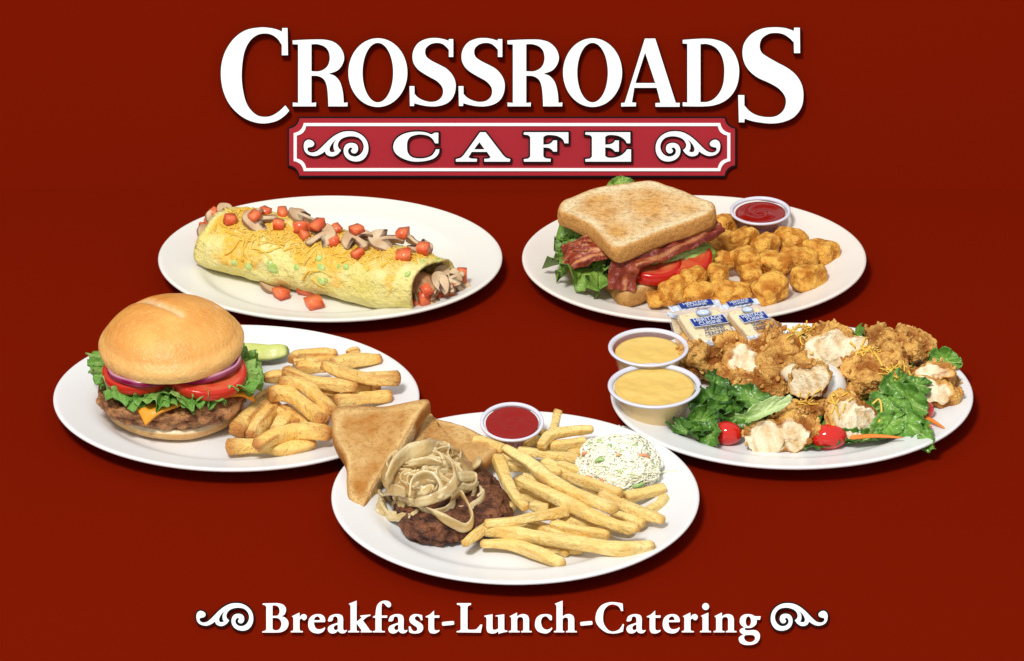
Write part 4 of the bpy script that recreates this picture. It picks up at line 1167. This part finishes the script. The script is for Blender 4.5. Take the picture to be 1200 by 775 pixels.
# fries
cols = ((.84, .56, .16), (.95, .75, .32)); ec = (.58, .31, .07)
F2 = [([(215, 185), (228, 145), (238, 108)], 38, .24), ([(150, 176), (205, 192)], 34, .26), ([(112, 228), (155, 205)], 40, .30), ([(172, 238), (210, 195), (280, 180), (372, 172)], 46, .38), ([(205, 240), (270, 232), (345, 218)], 48, .28),
      ([(85, 252), (200, 268), (318, 285)], 46, .26), ([(-85, 215), (-30, 220), (35, 248)], 44, .34), ([(45, 312), (150, 320), (252, 335)], 42, .30), ([(240, 300), (300, 325), (330, 335)], 40, .28), ([(110, 350), (180, 380)], 44, .34),
      ([(255, 345), (370, 380), (478, 418)], 46, .34), ([(490, 432), (560, 415), (645, 396)], 52, .22), ([(580, 482), (625, 455), (642, 430)], 46, .20), ([(400, 420), (500, 465), (640, 518)], 54, .32), ([(440, 490), (565, 532)], 44, .26),
      ([(0, 488), (35, 455), (65, 430)], 52, .24), ([(130, 460), (205, 468)], 50, .26), ([(250, 510), (405, 545)], 44, .26), ([(210, 528), (320, 555), (435, 572)], 44, .28), ([(190, 625), (335, 632)], 30, .14),
      ([(-118, 608), (-20, 530), (68, 455)], 50, .26), ([(80, 362), (180, 405), (330, 480), (450, 530), (548, 548)], 56, .44), ([(30, 240), (130, 300), (220, 370), (340, 430), (462, 478)], 56, .52), ([(8, 275), (45, 370), (80, 430), (118, 470)], 54, .50),
      ([(-40, 528), (60, 520), (170, 500), (282, 482)], 46, .38), ([(-45, 545), (100, 570), (300, 602), (480, 625), (605, 612)], 62, .28), ([(-55, 605), (60, 608), (160, 640), (262, 684)], 52, .19),
      ([(60, 420), (160, 440), (300, 500)], 44, .22), ([(100, 520), (220, 560), (360, 600)], 46, .20), ([(180, 290), (300, 350), (420, 395)], 42, .22), ([(-30, 560), (60, 545), (180, 545)], 42, .18), ([(300, 470), (400, 520), (520, 560)], 44, .20), ([(20, 330), (80, 400), (150, 440)], 42, .20), ([(330, 380), (450, 440), (580, 500)], 44, .22), ([(120, 200), (220, 250), (330, 260)], 42, .20), ([(-20, 250), (60, 290), (140, 330)], 42, .24), ([(60, 590), (160, 600), (280, 640)], 38, .13)]
lst = []
for i, (pts, w, z) in enumerate(F2):
    o = fry(CBB, pts, w * .90, z, m_fry, 'straight_fry', cols, ec, i + 40, flat=.92, endw=.05); o['group'] = 'straight golden fries on the steak plate'
    lst.append((o, sum(p[0] for p in pts) / len(pts), 0))
rank(lst, 'straight golden fry on the steak plate, {} from the left by its middle')

# coleslaw
m_slaw = mat('creamy_coleslaw', None, rough=.3, spec=.45, sss=0, bump=[(16, .02, 3)])
sl = thing('coleslaw', 'mound of creamy chopped coleslaw with green and orange flecks', 'coleslaw', P(725, 545, PZ))
mb = MB(); blob(mb, P(725, 549, .24), (.47, .46, .33), None, .09, 4, 3, 5, 2.2, lambda u, p, q: mixc((.90, .88, .62), (.95, .95, .80), .5 + q * 2), 4)
SW = mb.bvh()
core_slaw = mb
core_slaw.build('slaw_base', m_slaw, sl); SUP.append(SW)
r = random.Random(5); cab = MB()
def slawpt(r):
    a = r.uniform(0, 2 * pi); k = sqrt(r.random())
    return 725 + 54 * k * cos(a), 539 + 37 * k * sin(a)
for i in range(1300):
    px, py = slawpt(r); p, n = hit(px, py, [SW])
    F = frame_from((n + Vector((r.uniform(-.35, .35), r.uniform(-.35, .35), r.uniform(-.35, .35)))).normalized(), r.uniform(0, 6.28))
    s = r.uniform(.015, .038); c = mixc((.90, .89, .64), (.96, .96, .84), r.random())
    if r.random() < .22: c = mixc((.62, .72, .34), (.74, .80, .48), r.random())
    vs0, fs0 = ico(1)
    vs = [p + n * .002 + F @ Vector((u.x * s * 1.7, u.y * s * .8, u.z * s * .35)) * (1 + .4 * nz(u, 1, i)) for u in vs0]
    cab.add(vs, fs0, [c] * len(vs))
strands(cab, slawpt, 520, 3, (.06, .16), .012, [SW], .012, ((.92, .90, .66), (.96, .96, .86)), .8)
o = cab.build('chopped_cabbage', m_slaw, sl, kind='stuff')
for (x, y, s, ang, c) in ((400, 295, .07, .3, (.22, .46, .08)), (435, 240, .055, 1.2, (.12, .36, .06)), (540, 380, .08, -.4, (.20, .48, .08)), (488, 395, .05, .2, (.22, .46, .08)), (395, 222, .06, .8, (.40, .58, .18)), (530, 235, .06, .1, (.30, .5, .12)), (470, 330, .05, .7, (.40, .6, .2)), (590, 300, .04, .2, (.3, .5, .12)),
                          (560, 280, .085, .1, (.80, .24, .09)), (348, 270, .045, 1.9, (.80, .20, .05)), (362, 350, .05, .2, (.80, .22, .05)), (430, 375, .13, .5, (.82, .22, .04)), (492, 425, .06, 1.0, (.80, .22, .05)), (460, 275, .03, 1, (.82, .45, .22)), (515, 350, .035, .4, (.25, .45, .08))):
    px, py = x / 3.228 + 580, y / 3.228 + 450
    p, n = hit(px, py, [SW]); mb = MB(); d = Vector((cos(ang), sin(ang) * .3, -sin(ang) * .6)).normalized(); d = (d - n * d.dot(n)).normalized()
    L = s * .85; c = mixc(c, (.80, .80, .50), .28) if c[0] < .7 else mixc(c, (.9, .6, .4), .25)
    if c[0] > .7 or s > .06: sweep(mb, crom([p - d * L + n * .03, p + n * .055, p + d * L + n * .03], 6), .019 if c[0] > .7 else .024, .012, up=n, ns=8, colf=lambda t, a, q: c)
    else: blob(mb, p + n * .022, (s * .6, s * .35, .015), frame_from(n, ang), .02, 8, x, 2, colf=lambda u, q, f: c)
    mb.build('carrot_shred' if c[0] > .7 else 'green_cabbage_bit', m_slaw, sl)
mb = MB(); sweep(mb, crom([P(768, 555, .24), P(780, 553, .22), P(793, 552, .24)], 6), .018, .01, ns=6, colf=lambda t, a, q: (.82, .80, .62)); mb.build('cabbage_shred', m_slaw, sl)
mb = MB()
cup(600, 492, .352, .27, .235, m_ketch, .02, 'ketchup_cup', 'small clear cup of ketchup at the back edge of the steak plate', 'sauce cup', tilt=.16, zrim=.47)
# ================================================================ the salad plate
def S1(x, y, z): return P(x / 3.522 + 700, y / 3.522 + 340, z)
cup(760, 407, .455, .36, .33, m_dress, .07, 'dressing_cup', 'cup of yellow mustard dressing, the one standing farther back', 'sauce cup', zrim=.56)
cup(767, 452, .525, .40, .345, m_dress, .03, 'dressing_cup', 'cup of yellow mustard dressing, the one in front, filled to the brim', 'sauce cup', zrim=.52)
for t in [o for o in COL.objects if o.name.startswith('dressing_cup')]: t['group'] = 'cups of mustard dressing'
m_chx = mat('fried_chicken_crust', None, rough=.42, spec=.4, bump=[(11, .08, 5), (32, .02, 3)],
            mottle=[(12, 5, .55, .72, (.92, .52, .13), .5), (17, 4, .56, .72, (.36, .11, .016), .5)])
m_green = mat('salad_greens', None, rough=.28, spec=.5, bump=[(6, .04, 3)])
m_cherry = mat('cherry_tomato_skin', (.62, .016, .008), rough=.08, spec=.6, sss=.1, sssr=(1, .2, .1), sscale=.05, coat=.4)
m_carrot = mat('carrot_shred', (.82, .24, .035), rough=.35, spec=.4, sss=.2, sscale=.04)
m_eggw = mat('boiled_egg', None, rough=.22, spec=.5, sss=.2, sscale=.08)
SC = P(950, 470, .1)
# bed of chopped greens
bed = MB(); rr = random.Random(17)
def greencol(sd, b=.0):
    def f(t, a, w2):
        c = mixc((.15, .31, .04), (.025, .10, .011), sstep(.1, 1, t) * .8 + .2 * w2 * .5 - b)
        return mixc(c, (.50, .60, .26), max(0, .5 - t * 1.6) * .8)
    return f
def bedpt():
    while True:
        x, y = rr.uniform(805, 1110), rr.uniform(395, 520)
        if ((x - 958) / 140) ** 2 + ((y - 455) / 60) ** 2 < 1: return x, y
def romcol(sd, b=0):
    def f(t, a, w2):
        c = mixc((.20, .38, .06), (.045, .17, .016), sstep(.2, 1, t) * .7 + .15 * w2)
        if abs(sin(a)) < .16: c = mixc(c, (.50, .62, .24), .7)
        return mixc(c, (.22, .45, .06), b * 3)
    return f
for i in range(110):
    x, y = bedpt(); kk = 1 - min(1, ((x - 958) / 120) ** 2 + ((y - 440) / 50) ** 2); z = rr.uniform(.12, .22) + rr.random() * .22 * max(0, kk)
    leaf(bed, P(x, y, z), rote(rr.uniform(-.7, .7), rr.uniform(-.7, .7), rr.uniform(0, 6)), rr.uniform(.14, .26), rr.uniform(.09, .16), frill=.03, nf=4, curl=rr.uniform(-.05, .06), seed=i, colf=greencol(i), nr=5, na=30)
bed.build('lettuce_bed', m_green, label='dark chopped lettuce bed spread over the plate under the fried chicken', cat='lettuce', kind='stuff'); SUP.append(bed.bvh())
# leaves one can tell apart
GL = [  # px, py, z, rx, ry, rx-rot, ry-rot, rz, frill, nf, pale, label
    (838, 452, .46, .20, .12, .5, -.5, 1.9, .04, 4, 0, 'curled green leaf standing behind the left cluster near the front dressing cup'),
    (835, 474, .34, .27, .18, .5, -.3, .5, .07, 5, 0, 'frilly green leaf beside the front dressing cup'),
    (855, 470, .42, .30, .17, .6, .1, .7, .07, 5, 0, 'broad frilly leaf on top of the left cluster'),
    (882, 468, .44, .28, .15, .6, .3, -.4, .06, 5, .05, 'frilly leaf just left of the pale lettuce rib'),
    (822, 493, .30, .20, .16, .9, -.2, .2, .05, 4, .1, 'bright cupped leaf at the left of the cherry tomato'),
    (866, 488, .28, .30, .15, .8, .2, .1, .06, 5, -.1, 'dark leaf above the left cherry tomato'),
    (832, 509, .22, .17, .15, 1.0, 0, -.9, .04, 3, .1, 'rounded leaf touching the left of the cherry tomato'),
    (806, 508, .16, .25, .10, .4, .0, -.6, .03, 3, 0, 'flat leaf edge lying by the foot of the front dressing cup'),
    (1050, 452, .48, .28, .17, .7, .1, .9, .04, 4, .05, 'glossy romaine leaf at the top of the right cluster'),
    (1042, 474, .40, .25, .16, .8, .1, -.4, .05, 4, .05, 'glossy leaf in the middle of the right cluster'),
    (1064, 470, .40, .28, .16, .7, .3, -.6, .05, 4, 0, 'leaf at the right of the right cluster by the small tomato'),
    (1040, 498, .28, .26, .15, .9, -.1, .6, .04, 4, .12, 'pale folded leaf low in the right cluster'),
    (1062, 496, .28, .24, .17, .9, .2, -.8, .05, 4, .05, 'leaf low in the right cluster, left of the drooping leaf'),
    (1082, 503, .24, .25, .14, 1.0, .3, -1.0, .04, 3, .05, 'leaf above the tip drooping over the plate rim'),
    (1090, 518, .22, .15, .12, 1.0, .2, -1.1, .03, 3, .12, 'bright leaf tip drooping over the front right rim'),
    (1023, 482, .34, .20, .12, .8, -.2, .4, .05, 4, -.1, 'dark leaf beside the pale chicken piece in the right cluster'),
    (1003, 391, .46, .17, .07, 1.3, 0, 1.6, .01, 2, -.1, 'pointed dark leaf standing up at the back of the plate'),
    (1108, 424, .30, .20, .13, .7, .1, -.3, .05, 4, .05, 'green leaf sticking out at the far right behind the chicken'),
    (1075, 452, .46, .18, .12, .8, .2, .3, .05, 4, 0, 'leaf against the white chicken piece at the right'),
    (960, 522, .12, .22, .08, .5, 0, .1, .04, 4, -.1, 'dark leaf edge under the middle cherry tomato'),
    (1005, 516, .14, .30, .08, .5, 0, .05, .04, 5, 0, 'thin strip of greens along the carrot shred')]
for i, (px, py, z, rx, ry, a, b, c, frl, nf, pale, lab) in enumerate(GL):
    mb = MB(); leaf(mb, P(px, py, z), rote(a, b, c), rx, ry, frill=frl, nf=nf, curl=.06 * sin(i * 2) + .03, seed=i * 3 + 1, colf=greencol(i, pale) if px < 1000 else romcol(i, pale), nr=10, na=72, edgecut=.30 if px < 1000 else .14, fold=.04)
    mb.build('lettuce_leaf', m_green, label=lab, cat='lettuce leaf', group='loose salad leaves')
mb = MB(); leaf(mb, P(897, 482, .48), rote(.75, -.25, .38), .30, .10, frill=.02, nf=3, curl=.06, seed=44, colf=lambda t, a, w2: mixc((.60, .70, .36), (.30, .48, .12), sstep(.2, 1, t) * (.6 - .4 * cos(a))), nr=10, na=60, edgecut=.2, fold=.07, thick=.02)
mb.build('lettuce_rib', m_green, label='pale green lettuce rib lying above the front chicken slice', cat='lettuce rib')

TINT = [1.0]
def crust(u, p, q):
    c = mixc((.40, .125, .013), (.93, .51, .125), .50 + q * 3.0); return tuple(v * TINT[0] for v in c)
CH = [  # px, py, z, ax, ay, az(size in px/100), spin, white normal (or None), depth, label
    (822, 422, .36, .28, .24, .19, .6, None, 0, 'craggy brown fried chicken piece next to the dressing cups'),
    (858, 405, .44, .20, .13, .12, .5, None, 0, 'small brown fried chicken piece below the cracker packets'),
    (812, 409, .26, .15, .15, .12, .1, None, 0, 'dark brown chicken crumb between cups and cracker packets'),
    (900, 390, .56, .19, .17, .13, .2, None, 0, 'fried chicken piece overlapping the right cracker packet'),
    (893, 408, .48, .24, .20, .15, .9, None, 0, 'fried chicken piece right of the white torn piece'),
    (924, 409, .52, .25, .22, .17, -.3, None, 0, 'smooth golden fried chicken piece at the top middle'),
    (907, 428, .46, .19, .20, .14, .4, None, 0, 'reddish brown chicken piece in the middle of the heap'),
    (874, 422, .48, .25, .20, .16, .7, (.0, -.55, .8), -.03, 'torn white chicken piece on the left of the heap'),
    (860, 441, .34, .26, .20, .14, .1, None, 0, 'flat brown chicken piece above the left salad leaves'),
    (890, 450, .44, .31, .22, .17, -.1, None, 0, 'knobbly fried chicken piece above the pale lettuce rib'),
    (935, 450, .34, .18, .18, .14, .2, None, 0, 'brown chicken crumb cluster left of the boiled egg'),
    (972, 394, .42, .28, .20, .14, 0, None, 0, 'browned chicken piece at the back, before the plate rim'),
    (980, 411, .54, .37, .26, .20, -.1, (.1, -.80, .5), -.02, 'large chicken piece with a white cut face at the top'),
    (1026, 399, .36, .22, .17, .13, .3, None, 0, 'small brown chicken piece at the back right'),
    (1024, 436, .50, .37, .30, .20, .3, None, 0, 'big crumbly brown chicken piece right of the centre'),
    (1064, 406, .42, .30, .25, .18, -.4, None, 0, 'tall craggy chicken piece at the far right back'),
    (1048, 422, .40, .22, .2, .14, .4, None, 0, 'dark brown chicken piece between the two big right ones'),
    (1092, 437, .40, .27, .17, .11, -.3, (-.2, -.7, .7), .02, 'flat beige chicken piece at the right edge'),
    (1096, 461, .30, .27, .20, .15, -.5, (-.2, -.75, .6), .02, 'white cut chicken piece at the right, by the small tomato'),
    (1111, 449, .24, .17, .17, .11, .2, None, 0, 'rightmost browned chicken crumb near the rim'),
    (950, 448, .58, .21, .23, .22, .3, (-.30, -.85, .15), -.05, 'upright chicken piece with pale fibres, before the boiled egg'),
    (914, 508, .26, .45, .24, .18, .22, (-.05, -.93, .30), -.03, 'long sliced white chicken piece in front between the tomatoes'),
    (1000, 487, .36, .30, .25, .20, -.3, (.3, -.75, .5), -.02, 'pale torn chicken piece right of the middle cherry tomato'),
    (960, 480, .24, .26, .2, .13, .2, None, 0, 'brown fried crumbs between egg and front chicken'),
    (990, 462, .30, .28, .22, .13, .2, None, 0, 'brown fried crumbs right of the egg'),
    (925, 486, .26, .20, .16, .12, .2, None, 0, 'brown crumbs behind the front chicken slice'),
    (940, 425, .40, .26, .22, .14, .2, None, 0, 'brown chicken piece hidden at the heart of the heap')]
for i, (px, py, z, ax_, ay_, az_, sp, wn, dp, lab) in enumerate(CH):
    mb = MB(); c = P(px, py, z); TINT[0] = .82 + .25 * ((i * 7) % 10) / 10
    blob(mb, c, (ax_, ay_, az_), rote(.3 * sin(i), .3 * cos(i * 1.7), sp), .17, 4.6, i * 5.3, 6 if ax_ > .27 else 5, 2.3, crust, 5, ridged=False)
    rc = random.Random(i); base = list(mb.v); nrm = [(v - c).normalized() for v in base]; cvs, cfs = ico(2)
    for _ in range(int(60 * ax_ / .3)):
        k = rc.randrange(len(base)); s = rc.uniform(.012, .034)
        if nrm[k].z < -.2 or (wn and nrm[k].dot(Vector(wn).normalized()) > .25): continue
        F = rote(rc.uniform(0, 6), rc.uniform(0, 6), rc.uniform(0, 6)); cc = mixc((.55, .20, .03), (.92, .56, .17), rc.random())
        mb.add([base[k] + nrm[k] * s * .3 + F @ Vector((u.x * s * 1.5, u.y * s, u.z * s * .6)) * (1 + .5 * nz(u, 1.6, k)) for u in cvs], cfs, [cc] * len(cvs))
    if wn:
        n = Vector(wn).normalized()
        for k, v in enumerate(base):
            d = (v - c).dot(n) - (.10 + dp) - .05 * nz(v, 3, i)
            if d > 0:
                f = fbm(Vector((v.x * 3.2 + v.z, v.z * .8, v.y * 2)), 4, i, 3)
                mb.v[k] = v - n * (d * .95 - .028 * f)
                t = sstep(.0, .05, d + .03 * nz(v, 7, i))
                mb.c[k] = (*mixc(mb.c[k], mixc((.70, .47, .22), (.93, .81, .57), .66 + f * 1.6), t), 1 - t)
    mb.build('fried_chicken_piece', m_chx, label=lab, cat='fried chicken', group='fried chicken pieces on the salad'); SUP.append(mb.bvh())
# boiled egg
mb = MB(); blob(mb, P(968, 448, .44), (.25, .30, .20), rote(0, .5, .3), 0, 1, 1, 4, 2, lambda u, p, q: mixc((.86, .86, .82), (.88, .60, .12), sstep(.90, .97, -u.y * .6 - u.z * .9)))
mb.build('boiled_egg', m_eggw, label='boiled egg half tucked behind the upright chicken piece', cat='boiled egg'); SUP.append(mb.bvh())
mb = MB(); blob(mb, P(928, 438, .46), (.13, .15, .10), rote(0, -.3, .3), 0, 1, 1, 4, 2, lambda u, p, q: (.84, .72, .50))
mb.build('egg_slice', m_eggw, label='small egg slice left of the upright chicken piece', cat='boiled egg'); SUP.append(mb.bvh())
# cherry tomatoes
for (px, py, z, a, b, sp, lab) in ((852, 508, .20, .175, .135, -.15, 'cherry tomato between the left leaves and front chicken slice'), (971, 512, .20, .215, .145, .05, 'largest cherry tomato, in the middle at the front of the salad'), (1086, 481, .27, .085, .10, 0, 'small half hidden cherry tomato at the right of the salad')):
    mb = MB(); blob(mb, P(px, py, z), (a, b, b), rotz(sp), .006, 2, px, 5); mb.build('cherry_tomato', m_cherry, label=lab, cat='cherry tomato', group='cherry tomatoes in the salad'); SUP.append(mb.bvh())
# carrot shreds
for (q, lab) in (([(996, 513), (1025, 511), (1058, 513)], 'straight orange carrot shred lying along the front of the salad'), ([(1073, 486), (1090, 492), (1107, 502)], 'orange carrot shred pointing over the right rim'), ([(1078, 494), (1092, 500)], 'short carrot shred tucked under the longer one at the right')):
    mb = MB(); sweep(mb, crom([P(x, y, .26) for x, y in q], 8), .035, .022, ns=10, taper=lambda t: 1 - .7 * t ** 2, power=2.5); mb.build('carrot_shred', m_carrot, label=lab, cat='carrot shred', group='carrot shreds in the salad')
mb = MB(); blob(mb, P(1051, 414, .50), (.05, .04, .04), None, .02, 5, 1, 3); mb.build('red_pepper_bit', m_cherry, label='tiny red pepper bit on the back right chicken', cat='pepper bit')
# cheddar
for (poly, n, sd, lab) in (([(926, 384), (946, 378), (953, 388), (940, 398), (927, 396)], 30, 1, 'cheddar shreds at the back beside the plate rim'), ([(1000, 405), (1030, 405), (1035, 414), (1005, 415)], 22, 2, 'cheddar shreds behind the big crumbly chicken piece'),
                           ([(1040, 428), (1062, 428), (1066, 444), (1044, 444)], 22, 3, 'cheddar shreds right of the big crumbly chicken piece'), ([(950, 466), (990, 460), (1000, 474), (960, 480)], 9, 4, 'cheddar shreds below the boiled egg'),
                           ([(935, 470), (950, 465), (955, 475), (940, 480)], 10, 6, 'few cheddar shreds left of the egg yolk')):
    mb = MB(); strands(mb, lambda r: inpoly(poly, r), n, sd + 70, (.06, .15), .012, lift=.008, curl=.6)
    mb.build('cheddar_pile', m_cheddar, label=lab, cat='grated cheese', kind='stuff')
mb = MB(); sweep(mb, crom([P(1022, 474, .44), P(1030, 468, .48), P(1033, 478, .42), P(1032, 490, .36), P(1028, 497, .32)], 7), .014, .01, ns=6, colf=lambda t, a, p: (.86, .55, .10))
mb.build('cheddar_strand', m_cheddar, label='single curled cheddar strand beside the pale torn chicken piece', cat='grated cheese')

# ---------------------------------------------------------------- cracker packets
m_crack = mat('saltine_cracker', None, rough=.7, spec=.15, bump=[(14, .02, 3)])
m_film = mat('clear_cellophane', (.92, .94, .98), rough=.06, spec=.8, alpha=.12, bump=[(4, .09, 3), (12, .04, 2)])
m_blue = mat('blue_print', (.012, .035, .24), rough=.4, spec=.3)
m_lblue = mat('pale_blue_print', (.26, .36, .52), rough=.4, spec=.3)
m_ink = mat('dark_blue_ink', (.04, .07, .16), rough=.5, spec=.2)
m_silver = mat('silver_seal', (.62, .68, .78), rough=.25, spec=.6, bump=[(16, .03, 2)])
def text_mesh(name, body, size, loc, X, Y, m, parent, bold=.0):
    cu = bpy.data.curves.new(name, 'FONT'); cu.body = body; cu.size = 1; cu.align_x = 'CENTER'; cu.align_y = 'CENTER'; cu.offset = bold
    ob = bpy.data.objects.new('tmp', cu); COL.objects.link(ob)
    me0 = bpy.data.meshes.new_from_object(ob.evaluated_get(bpy.context.evaluated_depsgraph_get()))
    mb = MB(); mb.add([loc + X * (v.co.x * size[0]) + Y * (v.co.y * size[1]) for v in me0.vertices], [tuple(p.vertices) for p in me0.polygons])
    bpy.data.objects.remove(ob); bpy.data.curves.remove(cu); bpy.data.meshes.remove(me0)
    return mb.build(name, m, parent, smooth=False)
def packet(c4, thick, label, seed, ncr=2, fold=None, txt=True):
    """c4: the four corners of the packet's printed face, back-left, back-right, front-right, front-left"""
    A, B, C, D = c4
    X = (B - A).normalized(); n = X.cross((A - D)).normalized()
    if n.z < 0: n = -n
    Y = n.cross(X).normalized(); O = (A + B + C + D) / 4
    w = (B - A).length / 2; h = (A - D).length / 2
    t = thing('cracker_packet', label, 'cracker packet', O - n * thick - Vector((0, 0, .05)), 'cracker packets on the salad plate')
    VX = (B - A + C - D) / 4; VY = (A - D + B - C) / 4
    W = lambda x, y, z: O + VX * x + VY * y + n * z
    # crackers inside
    for k in range(ncr):
        mb = MB(); ol = []
        for q in range(64):
            a = 2 * pi * q / 64; ca, sa = cos(a), sin(a); s = .86 * (1 + .015 * cos(a * 24))
            ol.append((abs(ca) ** .22 * (1 if ca > 0 else -1) * s, (abs(sa) ** .22 * (1 if sa > 0 else -1) * .72 - .10)))
        th = .058
        def colf(x, y, kk, hh, kind, p):
            c = mixc((.84, .66, .34), (.90, .77, .48), .5 + fbm(p, 5, seed, 3))
            if kind == 'rim' or kk > .95: c = mixc(c, (.60, .36, .13), .6)
            gx, gy = (x * 3) % 1 - .5, (y * 3) % 1 - .5
            if kind == 'face' and gx * gx + gy * gy < .03: c = mixc(c, (.50, .34, .16), .6)
            return c
        slab(mb, ol, n, th, O - n * (.02 + th + k * .066), VX, VY, lambda x, y, hh, kind, p: n * (.02 * nz(p, 4, seed)), colf, edge=.02)
        mb.build('cracker', m_crack, t)
    # silver end seals with crimped edge
    for (y0, y1) in ((.66, 1.0), (-1.0, -.84)):
        mb = MB(); vs = []; nx = 40
        for j in range(5):
            for i in range(nx + 1):
                x = -1 + 2 * i / nx; y = y0 + (y1 - y0) * j / 4
                vs.append(W(x, y + .012 * (i % 2) * (j in (0, 4)), .012 + .012 * sin(i * 1.3) * .5 + .02 * nz((x * 2, y * 4, seed), 1) - (.03 if abs(y) > .95 else 0)))
        fs = [(j * (nx + 1) + i, j * (nx + 1) + i + 1, (j + 1) * (nx + 1) + i + 1, (j + 1) * (nx + 1) + i) for j in range(4) for i in range(nx)]
        mb.add(vs, fs); mb.build('end_seal', m_silver, t)
    # film pillow
    mb = MB(); nx, ny = 26, 26; vs = []
    for side in (1, -1):
        for j in range(ny + 1):
            for i in range(nx + 1):
                x = -1 + 2 * i / nx; y = -1 + 2 * j / ny
                puff = (1 - abs(x) ** 6) * (1 - abs(y) ** 8)
                z = (.016 * puff if side > 0 else -(thick + .03) * puff) - (.0 if side > 0 else 0) + .012 * nz((x * 3, y * 3, seed + side), 1)
                vs.append(W(x * (1 + .0 * puff), y, z - .004))
    M1 = (nx + 1) * (ny + 1); fs = []
    for s_ in (0, 1):
        for j in range(ny):
            for i in range(nx):
                a = s_ * M1 + j * (nx + 1) + i; fs.append((a, a + 1, a + nx + 2, a + nx + 1))
    mb.add(vs, fs); mb.build('film', m_film, t); SUP.append(mb.bvh())
    def quad(name, x0, y0, x1, y1, z, m):
        mb = MB(); mb.add([W(x0, y0, z), W(x1, y0, z), W(x1, y1, z), W(x0, y1, z)], [(0, 1, 2, 3)]); return mb.build(name, m, t, smooth=False)
    if txt:
        zz = .036
        quad('label_border', -.60, -.20, .80, .22, zz - .003, m_silver)
        quad('label_panel', -.57, -.175, .77, .195, zz, m_blue)
        text_mesh('lettering', 'HERITAGE', (.25, .22), W(.10, .09, zz + .003), VX, VY, m_silver, t, .02)
        text_mesh('lettering', 'CUISINE', (.25, .20), W(.10, -.085, zz + .003), VX, VY, m_silver, t, .02)
        text_mesh('lettering', 'SALTINE', (.22, .22), W(.10, -.36, zz), VX, VY, m_ink, t, .02)
        text_mesh('lettering', 'CRACKERS', (.20, .22), W(.10, -.58, zz), VX, VY, m_ink, t, .02)
        mb = MB(); mb.add([W(.1 + .30 * cos(a), .42 + .16 * sin(a), zz) for a in [2 * pi * q / 32 for q in range(32)]], [tuple(range(32))]); mb.build('emblem', m_lblue, t, smooth=False)
        mb = MB(); mb.add([W(.1 + .24 * cos(a), .42 + .11 * sin(a), zz + .003) for a in [2 * pi * q / 32 for q in range(32)]], [tuple(range(32))]); mb.build('emblem', m_silver, t, smooth=False)
        quad('label_panel', -.60, .73, .72, .97, zz, m_blue)
        text_mesh('lettering', 'HERITAGE', (.22, .14), W(.05, .90, zz + .003), VX, VY, m_silver, t, .02)
        text_mesh('lettering', 'CUISINE', (.22, .12), W(.05, .79, zz + .003), VX, VY, m_silver, t, .02)
    return t
def R1(x, y, z): return P(x / 7.5 + 770, y / 7.5 + 340, z)
packet([R1(115, 215, .52), R1(200, 215, .55), R1(310, 470, .30), R1(110, 380, .30)], .05, 'cracker packet standing on edge, leftmost, half hidden behind the others', 3, 1, txt=False)
packet([R1(75, 135, .72), R1(540, 85, .72), R1(755, 430, .42), R1(355, 505, .42)], .12, 'cracker packet with blue label, the left of the two printed ones', 1)
packet([R1(540, 110, .86), R1(850, 88, .86), R1(1140, 365, .60), R1(800, 460, .60)], .12, 'cracker packet with blue label, the right of the two printed ones', 2)
# ================================================================ camera, light, render
cd = bpy.data.cameras.new('camera'); co = bpy.data.objects.new('camera', cd); COL.objects.link(co)
co.location = CAM; co.rotation_euler = (radians(90) - ELEV, 0, 0)
cd.sensor_width = 36; cd.lens = 36 * DIST / 12.0; cd.clip_end = 1000; cd.clip_start = 1
sc.camera = co
Ldir = Vector((-.26, -.65, 1.0)).normalized()
def area(name, d, dist, size, power, col=(1, 1, 1)):
    ld = bpy.data.lights.new(name, 'AREA'); ld.shape = 'DISK'; ld.size = size; ld.energy = power; ld.color = col
    o = bpy.data.objects.new(name, ld); COL.objects.link(o)
    o.location = d * dist; o.rotation_euler = d.to_track_quat('Z', 'Y').to_euler()
    return o
area('key_softbox', Ldir, 120, 25, 126000, (1, .985, .96))
w = bpy.data.worlds.new('World'); sc.world = w; w.use_nodes = True
w.node_tree.nodes['Background'].inputs[0].default_value = (1, 1, 1, 1)
w.node_tree.nodes['Background'].inputs[1].default_value = .58
sc.view_settings.view_transform = 'Standard'; sc.view_settings.look = 'None'; sc.view_settings.exposure = 0; sc.view_settings.gamma = 1
sc.render.engine = 'CYCLES'
sc.cycles.use_denoising = True
for o in bpy.data.objects:
    if '_w' in o: del o['_w']
